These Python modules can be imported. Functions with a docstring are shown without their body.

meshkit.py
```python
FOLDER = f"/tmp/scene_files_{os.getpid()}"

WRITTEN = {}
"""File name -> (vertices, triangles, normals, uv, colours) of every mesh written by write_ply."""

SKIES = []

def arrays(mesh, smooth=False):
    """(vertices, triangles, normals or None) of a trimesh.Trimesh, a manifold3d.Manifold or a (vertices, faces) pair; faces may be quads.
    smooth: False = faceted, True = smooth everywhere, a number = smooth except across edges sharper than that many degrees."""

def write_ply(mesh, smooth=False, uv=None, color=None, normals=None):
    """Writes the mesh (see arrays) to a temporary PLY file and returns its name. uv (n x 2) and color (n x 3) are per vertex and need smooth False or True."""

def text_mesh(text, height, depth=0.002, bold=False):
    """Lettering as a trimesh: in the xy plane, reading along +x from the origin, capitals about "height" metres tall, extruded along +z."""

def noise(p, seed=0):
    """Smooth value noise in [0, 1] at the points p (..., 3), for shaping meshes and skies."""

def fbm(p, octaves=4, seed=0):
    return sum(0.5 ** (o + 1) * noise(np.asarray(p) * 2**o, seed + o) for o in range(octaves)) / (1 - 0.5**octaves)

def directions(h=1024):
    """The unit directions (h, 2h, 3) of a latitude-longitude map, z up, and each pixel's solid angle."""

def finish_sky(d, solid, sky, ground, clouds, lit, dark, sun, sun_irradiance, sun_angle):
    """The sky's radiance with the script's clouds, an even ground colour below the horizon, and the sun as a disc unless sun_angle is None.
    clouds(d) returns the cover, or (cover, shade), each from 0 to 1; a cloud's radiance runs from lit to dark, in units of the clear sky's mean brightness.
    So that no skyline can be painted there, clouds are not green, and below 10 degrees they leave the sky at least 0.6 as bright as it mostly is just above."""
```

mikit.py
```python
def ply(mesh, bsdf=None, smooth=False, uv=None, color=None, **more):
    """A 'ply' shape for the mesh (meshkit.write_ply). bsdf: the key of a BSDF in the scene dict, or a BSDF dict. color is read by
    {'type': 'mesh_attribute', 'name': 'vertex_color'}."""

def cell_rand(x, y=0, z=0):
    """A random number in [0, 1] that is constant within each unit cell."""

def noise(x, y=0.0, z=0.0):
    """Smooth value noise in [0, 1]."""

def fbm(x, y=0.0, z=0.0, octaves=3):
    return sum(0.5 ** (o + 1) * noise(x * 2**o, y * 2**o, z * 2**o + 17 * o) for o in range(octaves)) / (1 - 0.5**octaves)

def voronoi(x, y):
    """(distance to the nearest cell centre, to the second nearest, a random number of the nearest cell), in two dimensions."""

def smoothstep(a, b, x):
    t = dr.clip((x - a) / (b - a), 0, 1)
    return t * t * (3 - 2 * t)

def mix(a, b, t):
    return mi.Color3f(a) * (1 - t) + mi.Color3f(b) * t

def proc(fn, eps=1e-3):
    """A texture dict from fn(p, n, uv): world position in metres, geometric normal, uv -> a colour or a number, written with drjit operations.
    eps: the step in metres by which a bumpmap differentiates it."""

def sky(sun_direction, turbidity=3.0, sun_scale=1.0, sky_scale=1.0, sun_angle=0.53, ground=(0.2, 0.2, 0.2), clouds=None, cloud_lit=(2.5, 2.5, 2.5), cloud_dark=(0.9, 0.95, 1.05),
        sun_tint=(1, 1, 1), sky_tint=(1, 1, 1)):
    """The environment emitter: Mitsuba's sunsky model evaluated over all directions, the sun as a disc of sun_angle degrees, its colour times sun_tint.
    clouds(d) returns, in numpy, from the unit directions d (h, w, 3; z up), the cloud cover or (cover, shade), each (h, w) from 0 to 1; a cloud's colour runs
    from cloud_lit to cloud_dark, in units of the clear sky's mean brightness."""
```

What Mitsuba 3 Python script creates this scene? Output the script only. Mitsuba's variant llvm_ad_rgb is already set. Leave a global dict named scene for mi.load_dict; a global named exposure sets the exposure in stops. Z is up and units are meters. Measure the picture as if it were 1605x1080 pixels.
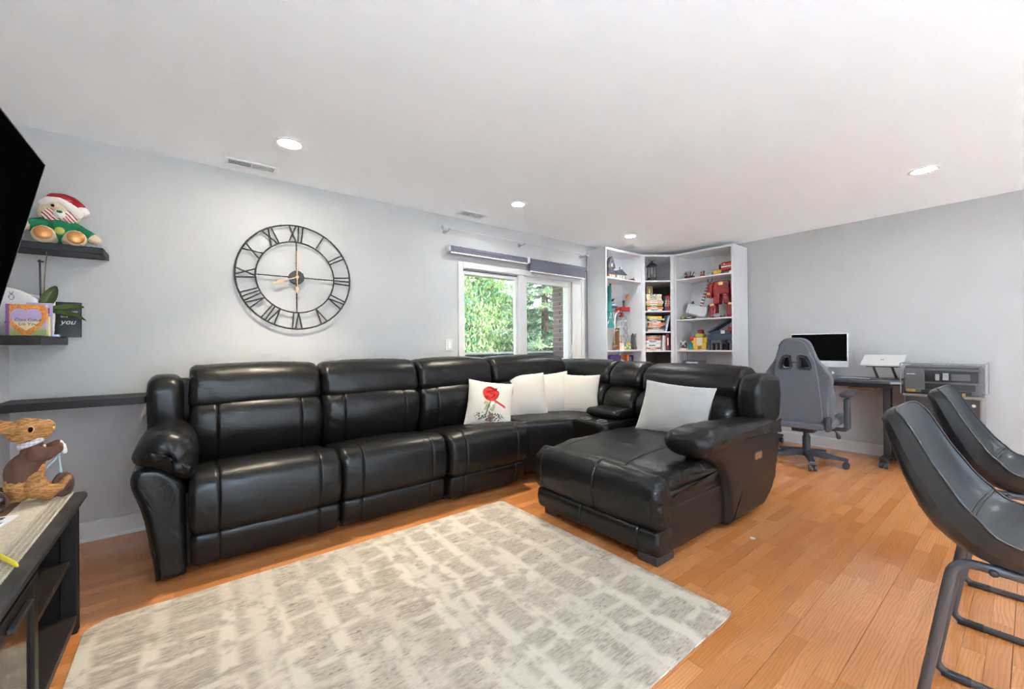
import math, random
import numpy as np, trimesh, manifold3d as m3
import shapely, shapely.geometry as sg, shapely.affinity as sa
import mitsuba as mi, drjit as dr
import mikit, meshkit
from mikit import proc, noise, fbm, voronoi, cell_rand, smoothstep, mix

rng = np.random.default_rng(7)
random.seed(7)
scene, labels = {}, {}

# ------------------------------------------------------------------ camera, sky, exposure
CAM_H, FOCAL, YAW, PITCH, ROLL = 1.16, 643.57, .6660, .0028, -.0090
WALL_A, WALL_B, WALL_L, CEIL, FRONT = 3.549, 5.539, -.793, 2.437, -3.4


def cam_dir(x, y, z):
    c, s = math.cos(ROLL), math.sin(ROLL); x, y = c * x - s * y, s * x + c * y
    c, s = math.cos(PITCH), math.sin(PITCH); y, z = c * y + s * z, -s * y + c * z
    return np.array([math.sin(YAW) * z + math.cos(YAW) * x, math.cos(YAW) * z - math.sin(YAW) * x, y])


_eye = np.array([0, 0, CAM_H])
scene['camera'] = {'type': 'perspective', 'fov': 2 * math.degrees(math.atan(802.5 / FOCAL)), 'fov_axis': 'x', 'near_clip': .05, 'far_clip': 500.,
                   'to_world': mi.ScalarTransform4f().look_at(origin=_eye.tolist(), target=(_eye + cam_dir(0, 0, 1)).tolist(), up=cam_dir(0, 1, 0).tolist())}
exposure = 4.17
UP, UP_RGB = 28.0, (.66, .87, 1.04)      # the uplighters, added out of view to brighten the ceiling
SUN_DIR = (-.45, -.35, .82)
scene['sky'] = mikit.sky(SUN_DIR, turbidity=3.0, sun_scale=1.1, sky_scale=1.05, ground=(.76, .84, .92),
                         clouds=lambda d: np.clip(.75 + .5 * (meshkit.fbm(d * 3.0, 4, 3) - .5), 0, 1), cloud_lit=(1.55, 1.62, 1.75), cloud_dark=(1.15, 1.22, 1.35), sun_tint=(.82, .94, 1.08), sky_tint=(.97, 1.0, 1.03))
LAMP = 25.0          # radiance of the recessed lamps
LAMP_RGB = (.95, .97, .96)

# ------------------------------------------------------------------ materials


def lin(c):
    c = np.asarray(c, float) / 255.0
    return [float(v) for v in np.where(c <= .04045, c / 12.92, ((c + .055) / 1.055) ** 2.4)]


def rgb(c):
    return c if isinstance(c, dict) else {'type': 'rgb', 'value': [float(v) for v in c]}


def mat(key, color, rough=.5, metal=0., spec=.5, bump=None, bscale=1., **kw):
    b = {'type': 'principled', 'base_color': rgb(color), 'roughness': rough, 'metallic': metal, 'specular': spec, **kw}
    if bump is not None:
        b = {'type': 'bumpmap', 'texture': bump, 'scale': bscale, 'bsdf': b}
    scene[key] = {'type': 'twosided', 'bsdf': b}
    return key


def _leather_bump(p, n, uv):
    return noise(p.x * 420, p.y * 420, p.z * 420) * .00022 + fbm(p.x * 60, p.y * 60, p.z * 60, 3) * .0009


mat('leather', (.005, .0047, .0046), .34, bump=proc(_leather_bump, 6e-4), spec=.27)
mat('stool_leather', (.006, .008, .010), .30, spec=.5)
mat('stool_leather_side', (.008, .006, .005), .28, spec=.5)
mat('black_plastic', (.012, .012, .013), .42)
mat('black_metal', (.014, .013, .013), .45)
mat('stool_tube', (.055, .055, .06), .4, metal=.4)
mat('white_paint', (.78, .78, .78), .45)
mat('ceiling_paint', (.90, .905, .91), .8, spec=.2)
mat('white_lacquer', (.64, .645, .66), .4)
mat('trim_paint', (.62, .62, .605), .4)
mat('off_white', (.72, .71, .68), .6)


def _wall(p, n, uv):
    t = fbm(p.x * 3, p.y * 3, p.z * 3, 3)
    return mix((.485, .485, .485), (.515, .515, .515), t)


mat('wall_paint', proc(_wall), .75, spec=.25)


def _wood(p, n, uv):
    tone = dr.floor(uv.x / 10) / 8.0
    seed = dr.floor(uv.y / 10)
    lx, ly = uv.x - dr.floor(uv.x / 10) * 10, uv.y - dr.floor(uv.y / 10) * 10
    ring = ly * 190 + 5.0 * noise(lx * 5, seed * 3.7) + 4.5 * fbm(lx * 4, ly * 30, seed * 1.7, 2)
    grain = .5 + .5 * dr.sin(ring * 3.0)
    grain = grain * grain * grain
    pores = smoothstep(.56, .8, noise(lx * 14, ly * 900, seed))
    c = mix((.50, .185, .052), (.63, .275, .10), tone)
    c = mix(c, mi.Color3f(.36, .125, .038), .36 * grain + .24 * pores)
    return c


mat('oak_floor', proc(_wood), .11, spec=.6)
mat('added_tile', (.62, .62, .63), .4)  # neutral colour for the added floor behind the camera
mat('floor_gap', (.10, .045, .02), .6)


def _rug(p, n, uv):
    x, y = p.x, p.y
    wx = x + .07 * (fbm(x * 4, y * 4, 3., 3) - .5)
    wy = y + .08 * (fbm(x * 4, y * 4, 9., 3) - .5)

    def bars(t, period, seed, wd):
        k = dr.floor(t / period)
        c = (k + .5 + .5 * (cell_rand(k, seed) - .5)) * period
        return 1 - smoothstep(wd * .25, wd, dr.abs(t - c))
    g = dr.maximum(bars(wx, .185, 1, .046), .8 * bars(wy, .155, 5, .026))
    g = dr.maximum(g, .8 * bars(wx + .03, .41, 7, .06))
    g = g * smoothstep(.34, .66, fbm(x * 18, y * 18, 1., 3) + .12)
    g = g * (.65 + .35 * smoothstep(.35, .6, fbm(x * 3, y * 3, 6., 2)))
    thread = .6 * noise(x * 30, y * 300, 2.) + .4 * noise(x * 60, y * 160, 5.)
    blot = fbm(x * 5, y * 5, 4., 3)
    c = mix((.30, .255, .20), (.48, .42, .34), smoothstep(.25, .75, thread * .75 + blot * .4))
    c = mix(c, mi.Color3f(.19, .155, .125), smoothstep(.58, .78, thread) * smoothstep(.35, .6, blot) * .85)
    c = mix(c, mi.Color3f(.62, .555, .46), g * .88)
    return c


def _rug_bump(p, n, uv):
    return noise(p.x * 200, p.y * 330, 1.) * .0012 + noise(p.x * 30, p.y * 330, 2.) * .0008


mat('rug_wool', proc(_rug), .9, spec=.1, bump=proc(_rug_bump), sheen=.3)


def _fabric_bump(p, n, uv):
    return noise(p.x * 110, p.y * 110, p.z * 110) * .007


mat('boucle', (.62, .58, .52), .9, spec=.1, bump=proc(_fabric_bump, 8e-4), sheen=.3)
mat('boucle_grey', (.50, .50, .49), .9, spec=.1, bump=proc(_fabric_bump, 8e-4), sheen=.3)


def _rose(p, n, uv):
    u, v = uv.x, uv.y
    w = .035 * (fbm(u * 14, v * 14, 2., 3) - .5)
    c = mi.Color3f(.66, .62, .55)
    leafd = dr.sqrt(dr.square((u - .50 + w * 3) / .16) + dr.square((v - .42 + w * 2) / .17))
    leaf = (1 - smoothstep(.75, 1.05, leafd)) * smoothstep(.42, .55, noise(u * 19, v * 15, 7.))
    c = mix(c, mix((.20, .24, .09), (.46, .46, .26), noise(u * 30, v * 30)), leaf)
    fir = (1 - smoothstep(.7, 1.1, dr.sqrt(dr.square((u - .50) / .36) + dr.square((v - .17) / .12)))) * smoothstep(.50, .62, noise(u * 50 + v * 25, v * 36 - u * 20, 5.))
    c = mix(c, mi.Color3f(.07, .10, .06), fir)
    cone = 1 - smoothstep(.8, 1.05, dr.sqrt(dr.square((u - .54 + w) / .07) + dr.square((v - .15 + w) / .11)))
    c = mix(c, mi.Color3f(.16, .06, .04), cone * .8)
    stem = (1 - smoothstep(.008, .02, dr.abs(u - .5 - .25 * (v - .5)))) * smoothstep(.12, .2, v) * (1 - smoothstep(.55, .6, v))
    c = mix(c, mi.Color3f(.12, .14, .05), stem)
    du, dv = u - .50 + w, v - .70 + w
    r = dr.sqrt(dr.square(du / .20) + dr.square(dv / .19)) + .22 * (noise(u * 9, v * 9, 8.) - .5)
    petal = smoothstep(.25, .75, noise(u * 17 + 6 * w * 20, v * 15, 4.)) * .8 + .2 * noise(u * 60, v * 60)
    c = mix(c, mix((.20, .008, .010), (.58, .05, .04), petal), 1 - smoothstep(.88, 1.02, r + w * 2))
    rib = (1 - smoothstep(.02, .032, dr.abs((v - .52) + .45 * (u - .62)))) * smoothstep(.58, .60, u) * (1 - smoothstep(.84, .86, u))
    c = mix(c, mi.Color3f(.5, .05, .05), rib)
    txt = (1 - smoothstep(.012, .02, dr.abs(v - .93))) * smoothstep(.2, .25, u) * (1 - smoothstep(.75, .8, u)) * smoothstep(.5, .6, noise(u * 60, v * 20, 3.))
    return mix(c, mi.Color3f(.3, .28, .26), txt * .6)


mat('rose_print', proc(_rose), .85, spec=.1)


def _desk(p, n, uv):
    return mix((.012, .011, .0105), (.032, .029, .027), noise(p.x * 12, p.y * 12, p.z * 160))


mat('dark_wood', proc(_desk), .42)
mat('espresso', (.0075, .006, .0055), .45, spec=.3)
mat('espresso_edge', (.022, .017, .015), .4, spec=.35)
mat('shelf_black', (.010, .009, .009), .5, spec=.3)
mat('tv_screen', (.0012, .0012, .0013), .75, spec=.0)
mat('screen_black', (.002, .002, .002), .3, spec=.05)
mat('silver', (.74, .76, .78), .35, metal=.25)
mat('silver_light', (.66, .66, .66), .35, metal=.2)
mat('steel_dark', (.09, .10, .11), .4, metal=.5)
mat('chrome', (.75, .75, .74), .2, metal=1.0)
mat('gchair_fabric', (.115, .122, .14), .85, spec=.2, sheen=.5)
mat('gchair_dark', (.035, .037, .043), .6)
mat('gchair_base', (.035, .042, .052), .4)
mat('printer_grey', (.085, .088, .088), .4)
mat('printer_black', (.012, .012, .013), .25)
mat('cabinet_dark', (.035, .026, .028), .45)
mat('cabinet_side', (.22, .21, .20), .5)
mat('gold', (.62, .42, .18), .3, metal=.9)
mat('bronze', (.30, .17, .09), .3, metal=.7)
mat('blind_fabric', (.115, .115, .15), .8)
mat('brick', (.14, .095, .085), .85)
mat('mortar', (.32, .31, .30), .9)
mat('rail_brown', (.075, .062, .056), .6)
mat('soffit_paint', (.22, .20, .19), .8)
mat('bark', (.085, .06, .045), .9)
mat('grass', (.16, .26, .07), .9)
scene['window_glass'] = {'type': 'thindielectric', 'int_ior': 1.5}
scene['cover_glass'] = {'type': 'thindielectric', 'int_ior': 1.45}
for k, c, t in (('leaf_light', (.20, .33, .11), .45), ('leaf_mid', (.09, .21, .08), .4), ('leaf_teal', (.06, .19, .14), .35), ('leaf_pale', (.40, .46, .28), .5), ('needle', (.10, .17, .12), .3), ('needle_light', (.32, .38, .27), .4)):
    scene[k] = {'type': 'principledthin', 'base_color': rgb(c), 'roughness': .6, 'diff_trans': t * 2, 'spec_trans': 0.}
COL = dict(red=(.42, .03, .025), dark_red=(.20, .012, .014), yellow=(.78, .50, .05), pale_yellow=(.74, .66, .30), orange=(.72, .20, .04), green=(.16, .34, .10), teal=(.04, .24, .25), blue=(.05, .12, .36), light_blue=(.42, .56, .74),
           grey=(.30, .31, .33), light_grey=(.52, .54, .57), dark_grey=(.07, .075, .085), black=(.012, .012, .013), white=(.78, .77, .75), cream=(.74, .64, .46), tan=(.52, .33, .17), brown=(.15, .075, .04), purple=(.14, .07, .30),
           pink=(.62, .30, .30), navy=(.035, .055, .10), maroon=(.17, .018, .035), salmon=(.72, .42, .34), beige=(.60, .52, .42), lilac=(.55, .47, .72), lime=(.40, .42, .08), piano_blue=(.028, .045, .07))
for k, c in COL.items():
    mat('c_' + k, c, .42)
mat('c_gloss_red', (.26, .012, .014), .25)
mat('page', (.76, .72, .64), .8)

# ------------------------------------------------------------------ helpers
CUR = [np.eye(4)]


class at:
    """Everything added inside stands in this frame."""
    def __init__(self, x=0, y=0, z=0, rz=0, m=None):
        a = math.radians(rz)
        M = np.eye(4); M[:2, :2] = [[math.cos(a), -math.sin(a)], [math.sin(a), math.cos(a)]]; M[:3, 3] = [x, y, z]
        self.m = M if m is None else m
    def __enter__(self): CUR.append(CUR[-1] @ self.m)
    def __exit__(self, *_): CUR.pop()


def frame(o, ex, ey, ez):
    M = np.eye(4)
    for k, e in enumerate((ex, ey, ez)): M[:3, k] = np.asarray(e, float) / np.linalg.norm(e)
    M[:3, 3] = o
    return M


def tm(mesh):
    if isinstance(mesh, trimesh.Trimesh): return mesh
    if hasattr(mesh, 'to_mesh'):
        k = mesh.to_mesh(); return trimesh.Trimesh(k.vert_properties[:, :3], k.tri_verts, process=False)
    if isinstance(mesh, (list,)): return trimesh.util.concatenate([tm(x) for x in mesh])
    return trimesh.Trimesh(np.asarray(mesh[0], float), np.asarray(mesh[1], int), process=False)


_count = {}


def key_for(name):
    n = _count.get(name, 0); _count[name] = n + 1
    return name if n == 0 else f'{name}_{n:03d}'


def emit(key, mesh, bsdf, smooth=35, uv=None, **kw):
    mesh = tm(mesh)
    v = np.asarray(mesh.vertices) @ CUR[-1][:3, :3].T + CUR[-1][:3, 3]
    f = np.asarray(mesh.faces)
    if np.linalg.det(CUR[-1][:3, :3]) < 0: f = f[:, ::-1]
    scene[key] = mikit.ply((v, f), bsdf, smooth, uv=uv, **kw)
    return key


def thing(name, label, cat, group=None):
    k = key_for(name); labels[k] = {'label': label, 'category': cat}
    if group: labels[k]['group'] = group
    return k


def single(name, mesh, bsdf, label, cat, group=None, smooth=35, **kw):
    return emit(thing(name, label, cat, group), mesh, bsdf, smooth, **kw)


def part(parent, name, mesh, bsdf, smooth=35, label=None, kind=None, **kw):
    k = emit(key_for(parent + '__' + name), mesh, bsdf, smooth, **kw)
    if label or kind: labels[k] = {**({'label': label} if label else {}), **({'kind': kind} if kind else {})}
    return k


def struct(name, mesh, bsdf, smooth=False, parent=None, **kw):
    if parent: return part(parent, name, mesh, bsdf, smooth, **kw)
    k = emit(key_for(name), mesh, bsdf, smooth, **kw)
    labels[k] = {'kind': 'structure'}
    return k


def box(lo, hi):
    lo, hi = np.minimum(lo, hi), np.maximum(lo, hi)
    b = trimesh.creation.box(extents=np.asarray(hi, float) - lo); b.apply_translation((np.asarray(lo, float) + hi) / 2); return b


def bbox(lo, hi, b=.004):
    """A box with chamfered edges."""
    lo, hi = np.minimum(lo, hi).astype(float), np.maximum(lo, hi).astype(float)
    b = min(b, .45 * float((hi - lo).min()))
    pts = []
    for i in range(3):
        l, h = lo.copy(), hi.copy()
        for j in range(3):
            if j != i: l[j] += b; h[j] -= b
        pts += [[(l, h)[a][0], (l, h)[c][1], (l, h)[d][2]] for a in (0, 1) for c in (0, 1) for d in (0, 1)]
    return m3.Manifold.hull_points(np.array(pts))


def rbox(lo, hi, r=.02, seg=12):
    """A box with round edges."""
    lo, hi = np.minimum(lo, hi).astype(float), np.maximum(lo, hi).astype(float)
    r = min(r, .499 * float((hi - lo).min()))
    s = m3.Manifold.sphere(r, seg)
    return m3.Manifold.batch_hull([s.translate([(lo[0] + r, hi[0] - r)[a], (lo[1] + r, hi[1] - r)[c], (lo[2] + r, hi[2] - r)[d]]) for a in (0, 1) for c in (0, 1) for d in (0, 1)])


def hull_spheres(pts, seg=14):
    return m3.Manifold.batch_hull([m3.Manifold.sphere(r, seg).translate([float(v) for v in p]) for *p, r in pts])


def cyl(p0, p1, r, r2=None, sec=20):
    p0, p1 = np.asarray(p0, float), np.asarray(p1, float)
    h = np.linalg.norm(p1 - p0)
    c = tm(m3.Manifold.cylinder(h, r, r if r2 is None else r2, sec))
    c.apply_transform(trimesh.geometry.align_vectors([0, 0, 1], (p1 - p0) / h)); c.apply_translation(p0)
    return c


def catmull(pts, n=8, closed=False):
    p = np.asarray(pts, float); N = len(p)
    out = []
    for i in range(N if closed else N - 1):
        g = (lambda k: p[k % N]) if closed else (lambda k: p[min(max(k, 0), N - 1)])
        a, b, c, d = g(i - 1), g(i), g(i + 1), g(i + 2)
        for t in np.linspace(0, 1, n, endpoint=False):
            out.append(.5 * (2 * b + (c - a) * t + (2 * a - 5 * b + 4 * c - d) * t * t + (3 * b - a - 3 * c + d) * t ** 3))
    if not closed: out.append(p[-1])
    return np.array(out)


def fillet(pts, R, n=7):
    """A closed polyline with round corners."""
    p = np.asarray(pts, float); out = []
    for i in range(len(p)):
        a, b, c = p[i - 1], p[i], p[(i + 1) % len(p)]
        u, v = (a - b) / np.linalg.norm(a - b), (c - b) / np.linalg.norm(c - b)
        for t in np.linspace(0, 1, n): out.append((b + u * R) * (1 - t) ** 2 + 2 * b * t * (1 - t) + (b + v * R) * t ** 2)
    return np.array(out)


def tube(pts, r, sides=10, closed=False):
    p = np.asarray(pts, float); N = len(p)
    r = np.broadcast_to(np.asarray(r, float), (N,))
    t = np.roll(p, -1, 0) - np.roll(p, 1, 0) if closed else np.gradient(p, axis=0)
    t /= np.linalg.norm(t, axis=1, keepdims=True) + 1e-12
    a = np.cross(t[0], [0, 0, 1.]) if abs(t[0][2]) < .9 else np.cross(t[0], [1., 0, 0])
    A = []
    for k in range(N):
        a = a - t[k] * (a @ t[k]); a /= np.linalg.norm(a) + 1e-12; A.append(a)
    A = np.array(A); B = np.cross(t, A)
    th = np.arange(sides) * 2 * np.pi / sides
    v = p[:, None] + r[:, None, None] * (np.cos(th)[None, :, None] * A[:, None] + np.sin(th)[None, :, None] * B[:, None])
    v = v.reshape(-1, 3); f = []
    for i in range(N if closed else N - 1):
        i2 = (i + 1) % N
        for j in range(sides):
            j2 = (j + 1) % sides
            f += [[i * sides + j, i * sides + j2, i2 * sides + j2], [i * sides + j, i2 * sides + j2, i2 * sides + j]]
    if not closed:
        v = np.vstack([v, p[0], p[-1]])
        for j in range(sides):
            j2 = (j + 1) % sides
            f += [[len(v) - 2, j2, j], [len(v) - 1, (N - 1) * sides + j, (N - 1) * sides + j2]]
    return trimesh.Trimesh(v, f, process=False)


def lathe(prof, sec=28):
    return tm(m3.Manifold.revolve(m3.CrossSection([[(max(r, 0), z) for r, z in prof]]), sec)) if False else _lathe(prof, sec)


def _lathe(prof, sec):
    prof = np.asarray(prof, float); n = len(prof); th = np.arange(sec) * 2 * np.pi / sec
    v = np.stack([prof[:, None, 0] * np.cos(th), prof[:, None, 0] * np.sin(th), np.broadcast_to(prof[:, None, 1], (n, sec))], -1).reshape(-1, 3)
    f = []
    for i in range(n - 1):
        for j in range(sec):
            j2 = (j + 1) % sec
            f += [[i * sec + j, i * sec + j2, (i + 1) * sec + j2], [i * sec + j, (i + 1) * sec + j2, (i + 1) * sec + j]]
    return trimesh.Trimesh(v, f, process=False)


def extrude(poly, h, M=None):
    if not isinstance(poly, (sg.Polygon, sg.MultiPolygon)): poly = sg.Polygon(poly)
    gs = getattr(poly, 'geoms', [poly])
    m = trimesh.util.concatenate([trimesh.creation.extrude_polygon(g, h, engine='earcut') for g in gs])
    if M is not None: m.apply_transform(M)
    return m


def soften(mesh, edge=.012, it=4, lap=.5):
    m = mesh if hasattr(mesh, 'to_mesh') else None
    if m is None:
        t = tm(mesh); t = trimesh.Trimesh(t.vertices, t.faces, process=True); t.merge_vertices()
        m = m3.Manifold(m3.Mesh(np.asarray(t.vertices, np.float32), np.asarray(t.faces, np.uint32)))
    t = tm(m.refine_to_length(edge)); t = trimesh.Trimesh(t.vertices, t.faces, process=True)
    trimesh.smoothing.filter_laplacian(t, lamb=lap, iterations=it)
    return t


def blob(bones, edge=.01, it=8):
    """bones: lists of (x, y, z, r) joints; hulls of neighbours, joined, refined and smoothed into one body."""
    hs = []
    for ch in bones:
        hs += [hull_spheres([ch[0]])] if len(ch) == 1 else [hull_spheres(ch[i:i + 2]) for i in range(len(ch) - 1)]
    m = m3.Manifold.batch_boolean(hs, m3.OpType.Add).refine_to_length(edge)
    t = tm(m); t = trimesh.Trimesh(t.vertices, t.faces, process=True)
    trimesh.smoothing.filter_taubin(t, lamb=.5, nu=.52, iterations=it)
    return t


def rough(mesh, amp, scale, seed=0):
    t = tm(mesh).copy(); n = t.vertex_normals
    t.vertices = t.vertices + n * ((meshkit.fbm(t.vertices * scale, 3, seed) - .5) * 2 * amp)[:, None]
    return t


def chaikin(p, it=3):
    p = np.asarray(p, float)
    for _ in range(it):
        q = np.roll(p, -1, 0); p = np.stack([.75 * p + .25 * q, .25 * p + .75 * q], 1).reshape(-1, p.shape[1])
    return p


def resample(p, n):
    q = np.vstack([p, p[:1]]); s = np.r_[0, np.cumsum(np.linalg.norm(np.diff(q, axis=0), axis=1))]
    t = np.linspace(0, s[-1], n, endpoint=False)
    return np.stack([np.interp(t, s, q[:, k]) for k in range(q.shape[1])], 1)


def cush(ctrl, u0, u1, R=.05, axis='x', seams=(), crown=.012, wr=.004, ws=9., seed=0, n=84, m=30, it=3, tuck=.0, bend=None):
    """An upholstered piece: a closed profile swept along u with round ends, seams pressed in, puffed towards the middle, wrinkled.
    axis x: (u, a, b) -> (x, y, z); axis y: (a, u, b)."""
    P = resample(chaikin(ctrl, it), n)
    area = .5 * np.sum(P[:, 0] * np.roll(P[:, 1], -1) - np.roll(P[:, 0], -1) * P[:, 1])
    if area < 0: P = P[::-1]
    t = np.roll(P, -1, 0) - np.roll(P, 1, 0); t /= np.linalg.norm(t, axis=1, keepdims=True)
    N = np.stack([t[:, 1], -t[:, 0]], 1)
    L = u1 - u0; R = min(R, .48 * L)
    th = np.linspace(0, np.pi / 2, 8)
    st = list(u0 + R * (1 - np.cos(th[::-1]))[::-1]) if False else list(u0 + R - R * np.cos(np.pi / 2 - th[::1]))
    st = [u0 + R * (1 - math.cos(a)) for a in th] + list(np.linspace(u0 + R, u1 - R, m)[1:-1]) + [u1 - R * (1 - math.cos(a)) for a in th[::-1]]
    for s in seams: st += [s + d for d in (-.018, -.010, -.005, 0, .005, .010, .018)]
    st = np.array(sorted(st))
    keep = np.r_[True, np.diff(st) > 1e-4]; st = st[keep]
    ins = []
    for u in st:
        e = min(u - u0, u1 - u)
        i = R * (1 - math.sqrt(max(0, 1 - (1 - e / R) ** 2))) if e < R else 0.
        q = (2 * (u - u0) / L - 1)
        i -= crown * max(0, 1 - q * q)
        for s in seams: i += .0075 * math.exp(-((u - s) / .005) ** 2)
        ins.append(min(i, R * .96))
    V = np.array([np.c_[np.full(n, u), P - N * i] for u, i in zip(st, ins)])
    k = len(st); v = V.reshape(-1, 3); f = []
    idx = np.arange(n); nx = (idx + 1) % n
    for i in range(k - 1):
        f.append(np.c_[i * n + idx, i * n + nx, (i + 1) * n + nx]); f.append(np.c_[i * n + idx, (i + 1) * n + nx, (i + 1) * n + idx])
    c0, c1 = V[0].mean(0), V[-1].mean(0)
    ra, rb = c0 + (V[0] - c0) * .9, c1 + (V[-1] - c1) * .9          # a ring inside each end keeps the shading of the flat ends flat
    v = np.vstack([v, ra, rb, c0, c1]); A0, B0 = k * n, k * n + n
    f.append(np.c_[A0 + idx, A0 + nx, nx]); f.append(np.c_[A0 + idx, nx, idx])
    e0 = (k - 1) * n; f.append(np.c_[e0 + idx, e0 + nx, B0 + nx]); f.append(np.c_[e0 + idx, B0 + nx, B0 + idx])
    f.append(np.c_[np.full(n, len(v) - 2), A0 + nx, A0 + idx]); f.append(np.c_[np.full(n, len(v) - 1), B0 + idx, B0 + nx])
    f = np.vstack(f)
    if wr:
        t = trimesh.Trimesh(v, f, process=False); nn = t.vertex_normals
        sc = np.array([ws * 1.0, ws, ws])
        d = (meshkit.fbm(v * sc + seed * 3.1, 4, seed) - .5) * 2 * wr
        e = np.minimum(v[:, 0] - u0, u1 - v[:, 0])
        d *= .5 + 1.2 * np.exp(-np.maximum(e, 0) / .08)                  # more creases towards the sewn ends
        w2 = (meshkit.noise(np.c_[v[:, 0] * 14, v[:, 1] * 40 + v[:, 0] * 25, v[:, 2] * 40] + seed, seed + 9) - .5) * wr * .9 * np.exp(-np.maximum(e, 0) / .05)
        v = v + nn * (d + w2)[:, None]
    if axis == 'y': v = v[:, [1, 0, 2]]
    t = trimesh.Trimesh(v, f, process=False)
    if t.volume < 0: t.faces = t.faces[:, ::-1]
    return t


def pillow(w, h, t, n=36, seed=0, wr=.006):
    """A stuffed square cushion in the xy plane, with uv; pointed corners, drawn-in sides."""
    g = np.linspace(-1, 1, n); g = np.sign(g) * (1 - (1 - np.abs(g)) ** 1.4)
    U, V = np.meshgrid(g, g, indexing='ij')
    x = w / 2 * U * (1 - .07 * (1 - V ** 2)); y = h / 2 * V * (1 - .07 * (1 - U ** 2))
    z = t / 2 * ((1 - U ** 2).clip(0) ** .55 * (1 - V ** 2).clip(0) ** .55)
    P = np.stack([x, y, z], -1).reshape(-1, 3); Q = P * [1, 1, -1]
    P[:, 2] += (meshkit.fbm(P * 11 + seed, 3, seed) - .5) * 2 * wr * (z.ravel() > 0)
    Q[:, 2] -= (meshkit.fbm(Q * 11 + 5 + seed, 3, seed) - .5) * 2 * wr * (z.ravel() > 0)
    i = np.arange(n - 1); I, J = np.meshgrid(i, i, indexing='ij'); a = (I * n + J).ravel(); b = a + n; c = b + 1; d = a + 1
    f1 = np.vstack([np.c_[a, b, c], np.c_[a, c, d]]); f2 = f1[:, ::-1] + n * n
    uv = np.stack([(U + 1) / 2, (V + 1) / 2], -1).reshape(-1, 2)
    return trimesh.Trimesh(np.vstack([P, Q]), np.vstack([f1, f2]), process=False), np.vstack([uv, uv])


def text(s, h, depth=.0012, bold=False, center=True, slant=0.):
    m = meshkit.text_mesh(s, h, depth, bold)
    if slant: m.vertices[:, 0] += slant * m.vertices[:, 1]
    if center: m.apply_translation([-(m.bounds[0][0] + m.bounds[1][0]) / 2, 0, 0])
    return m

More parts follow.
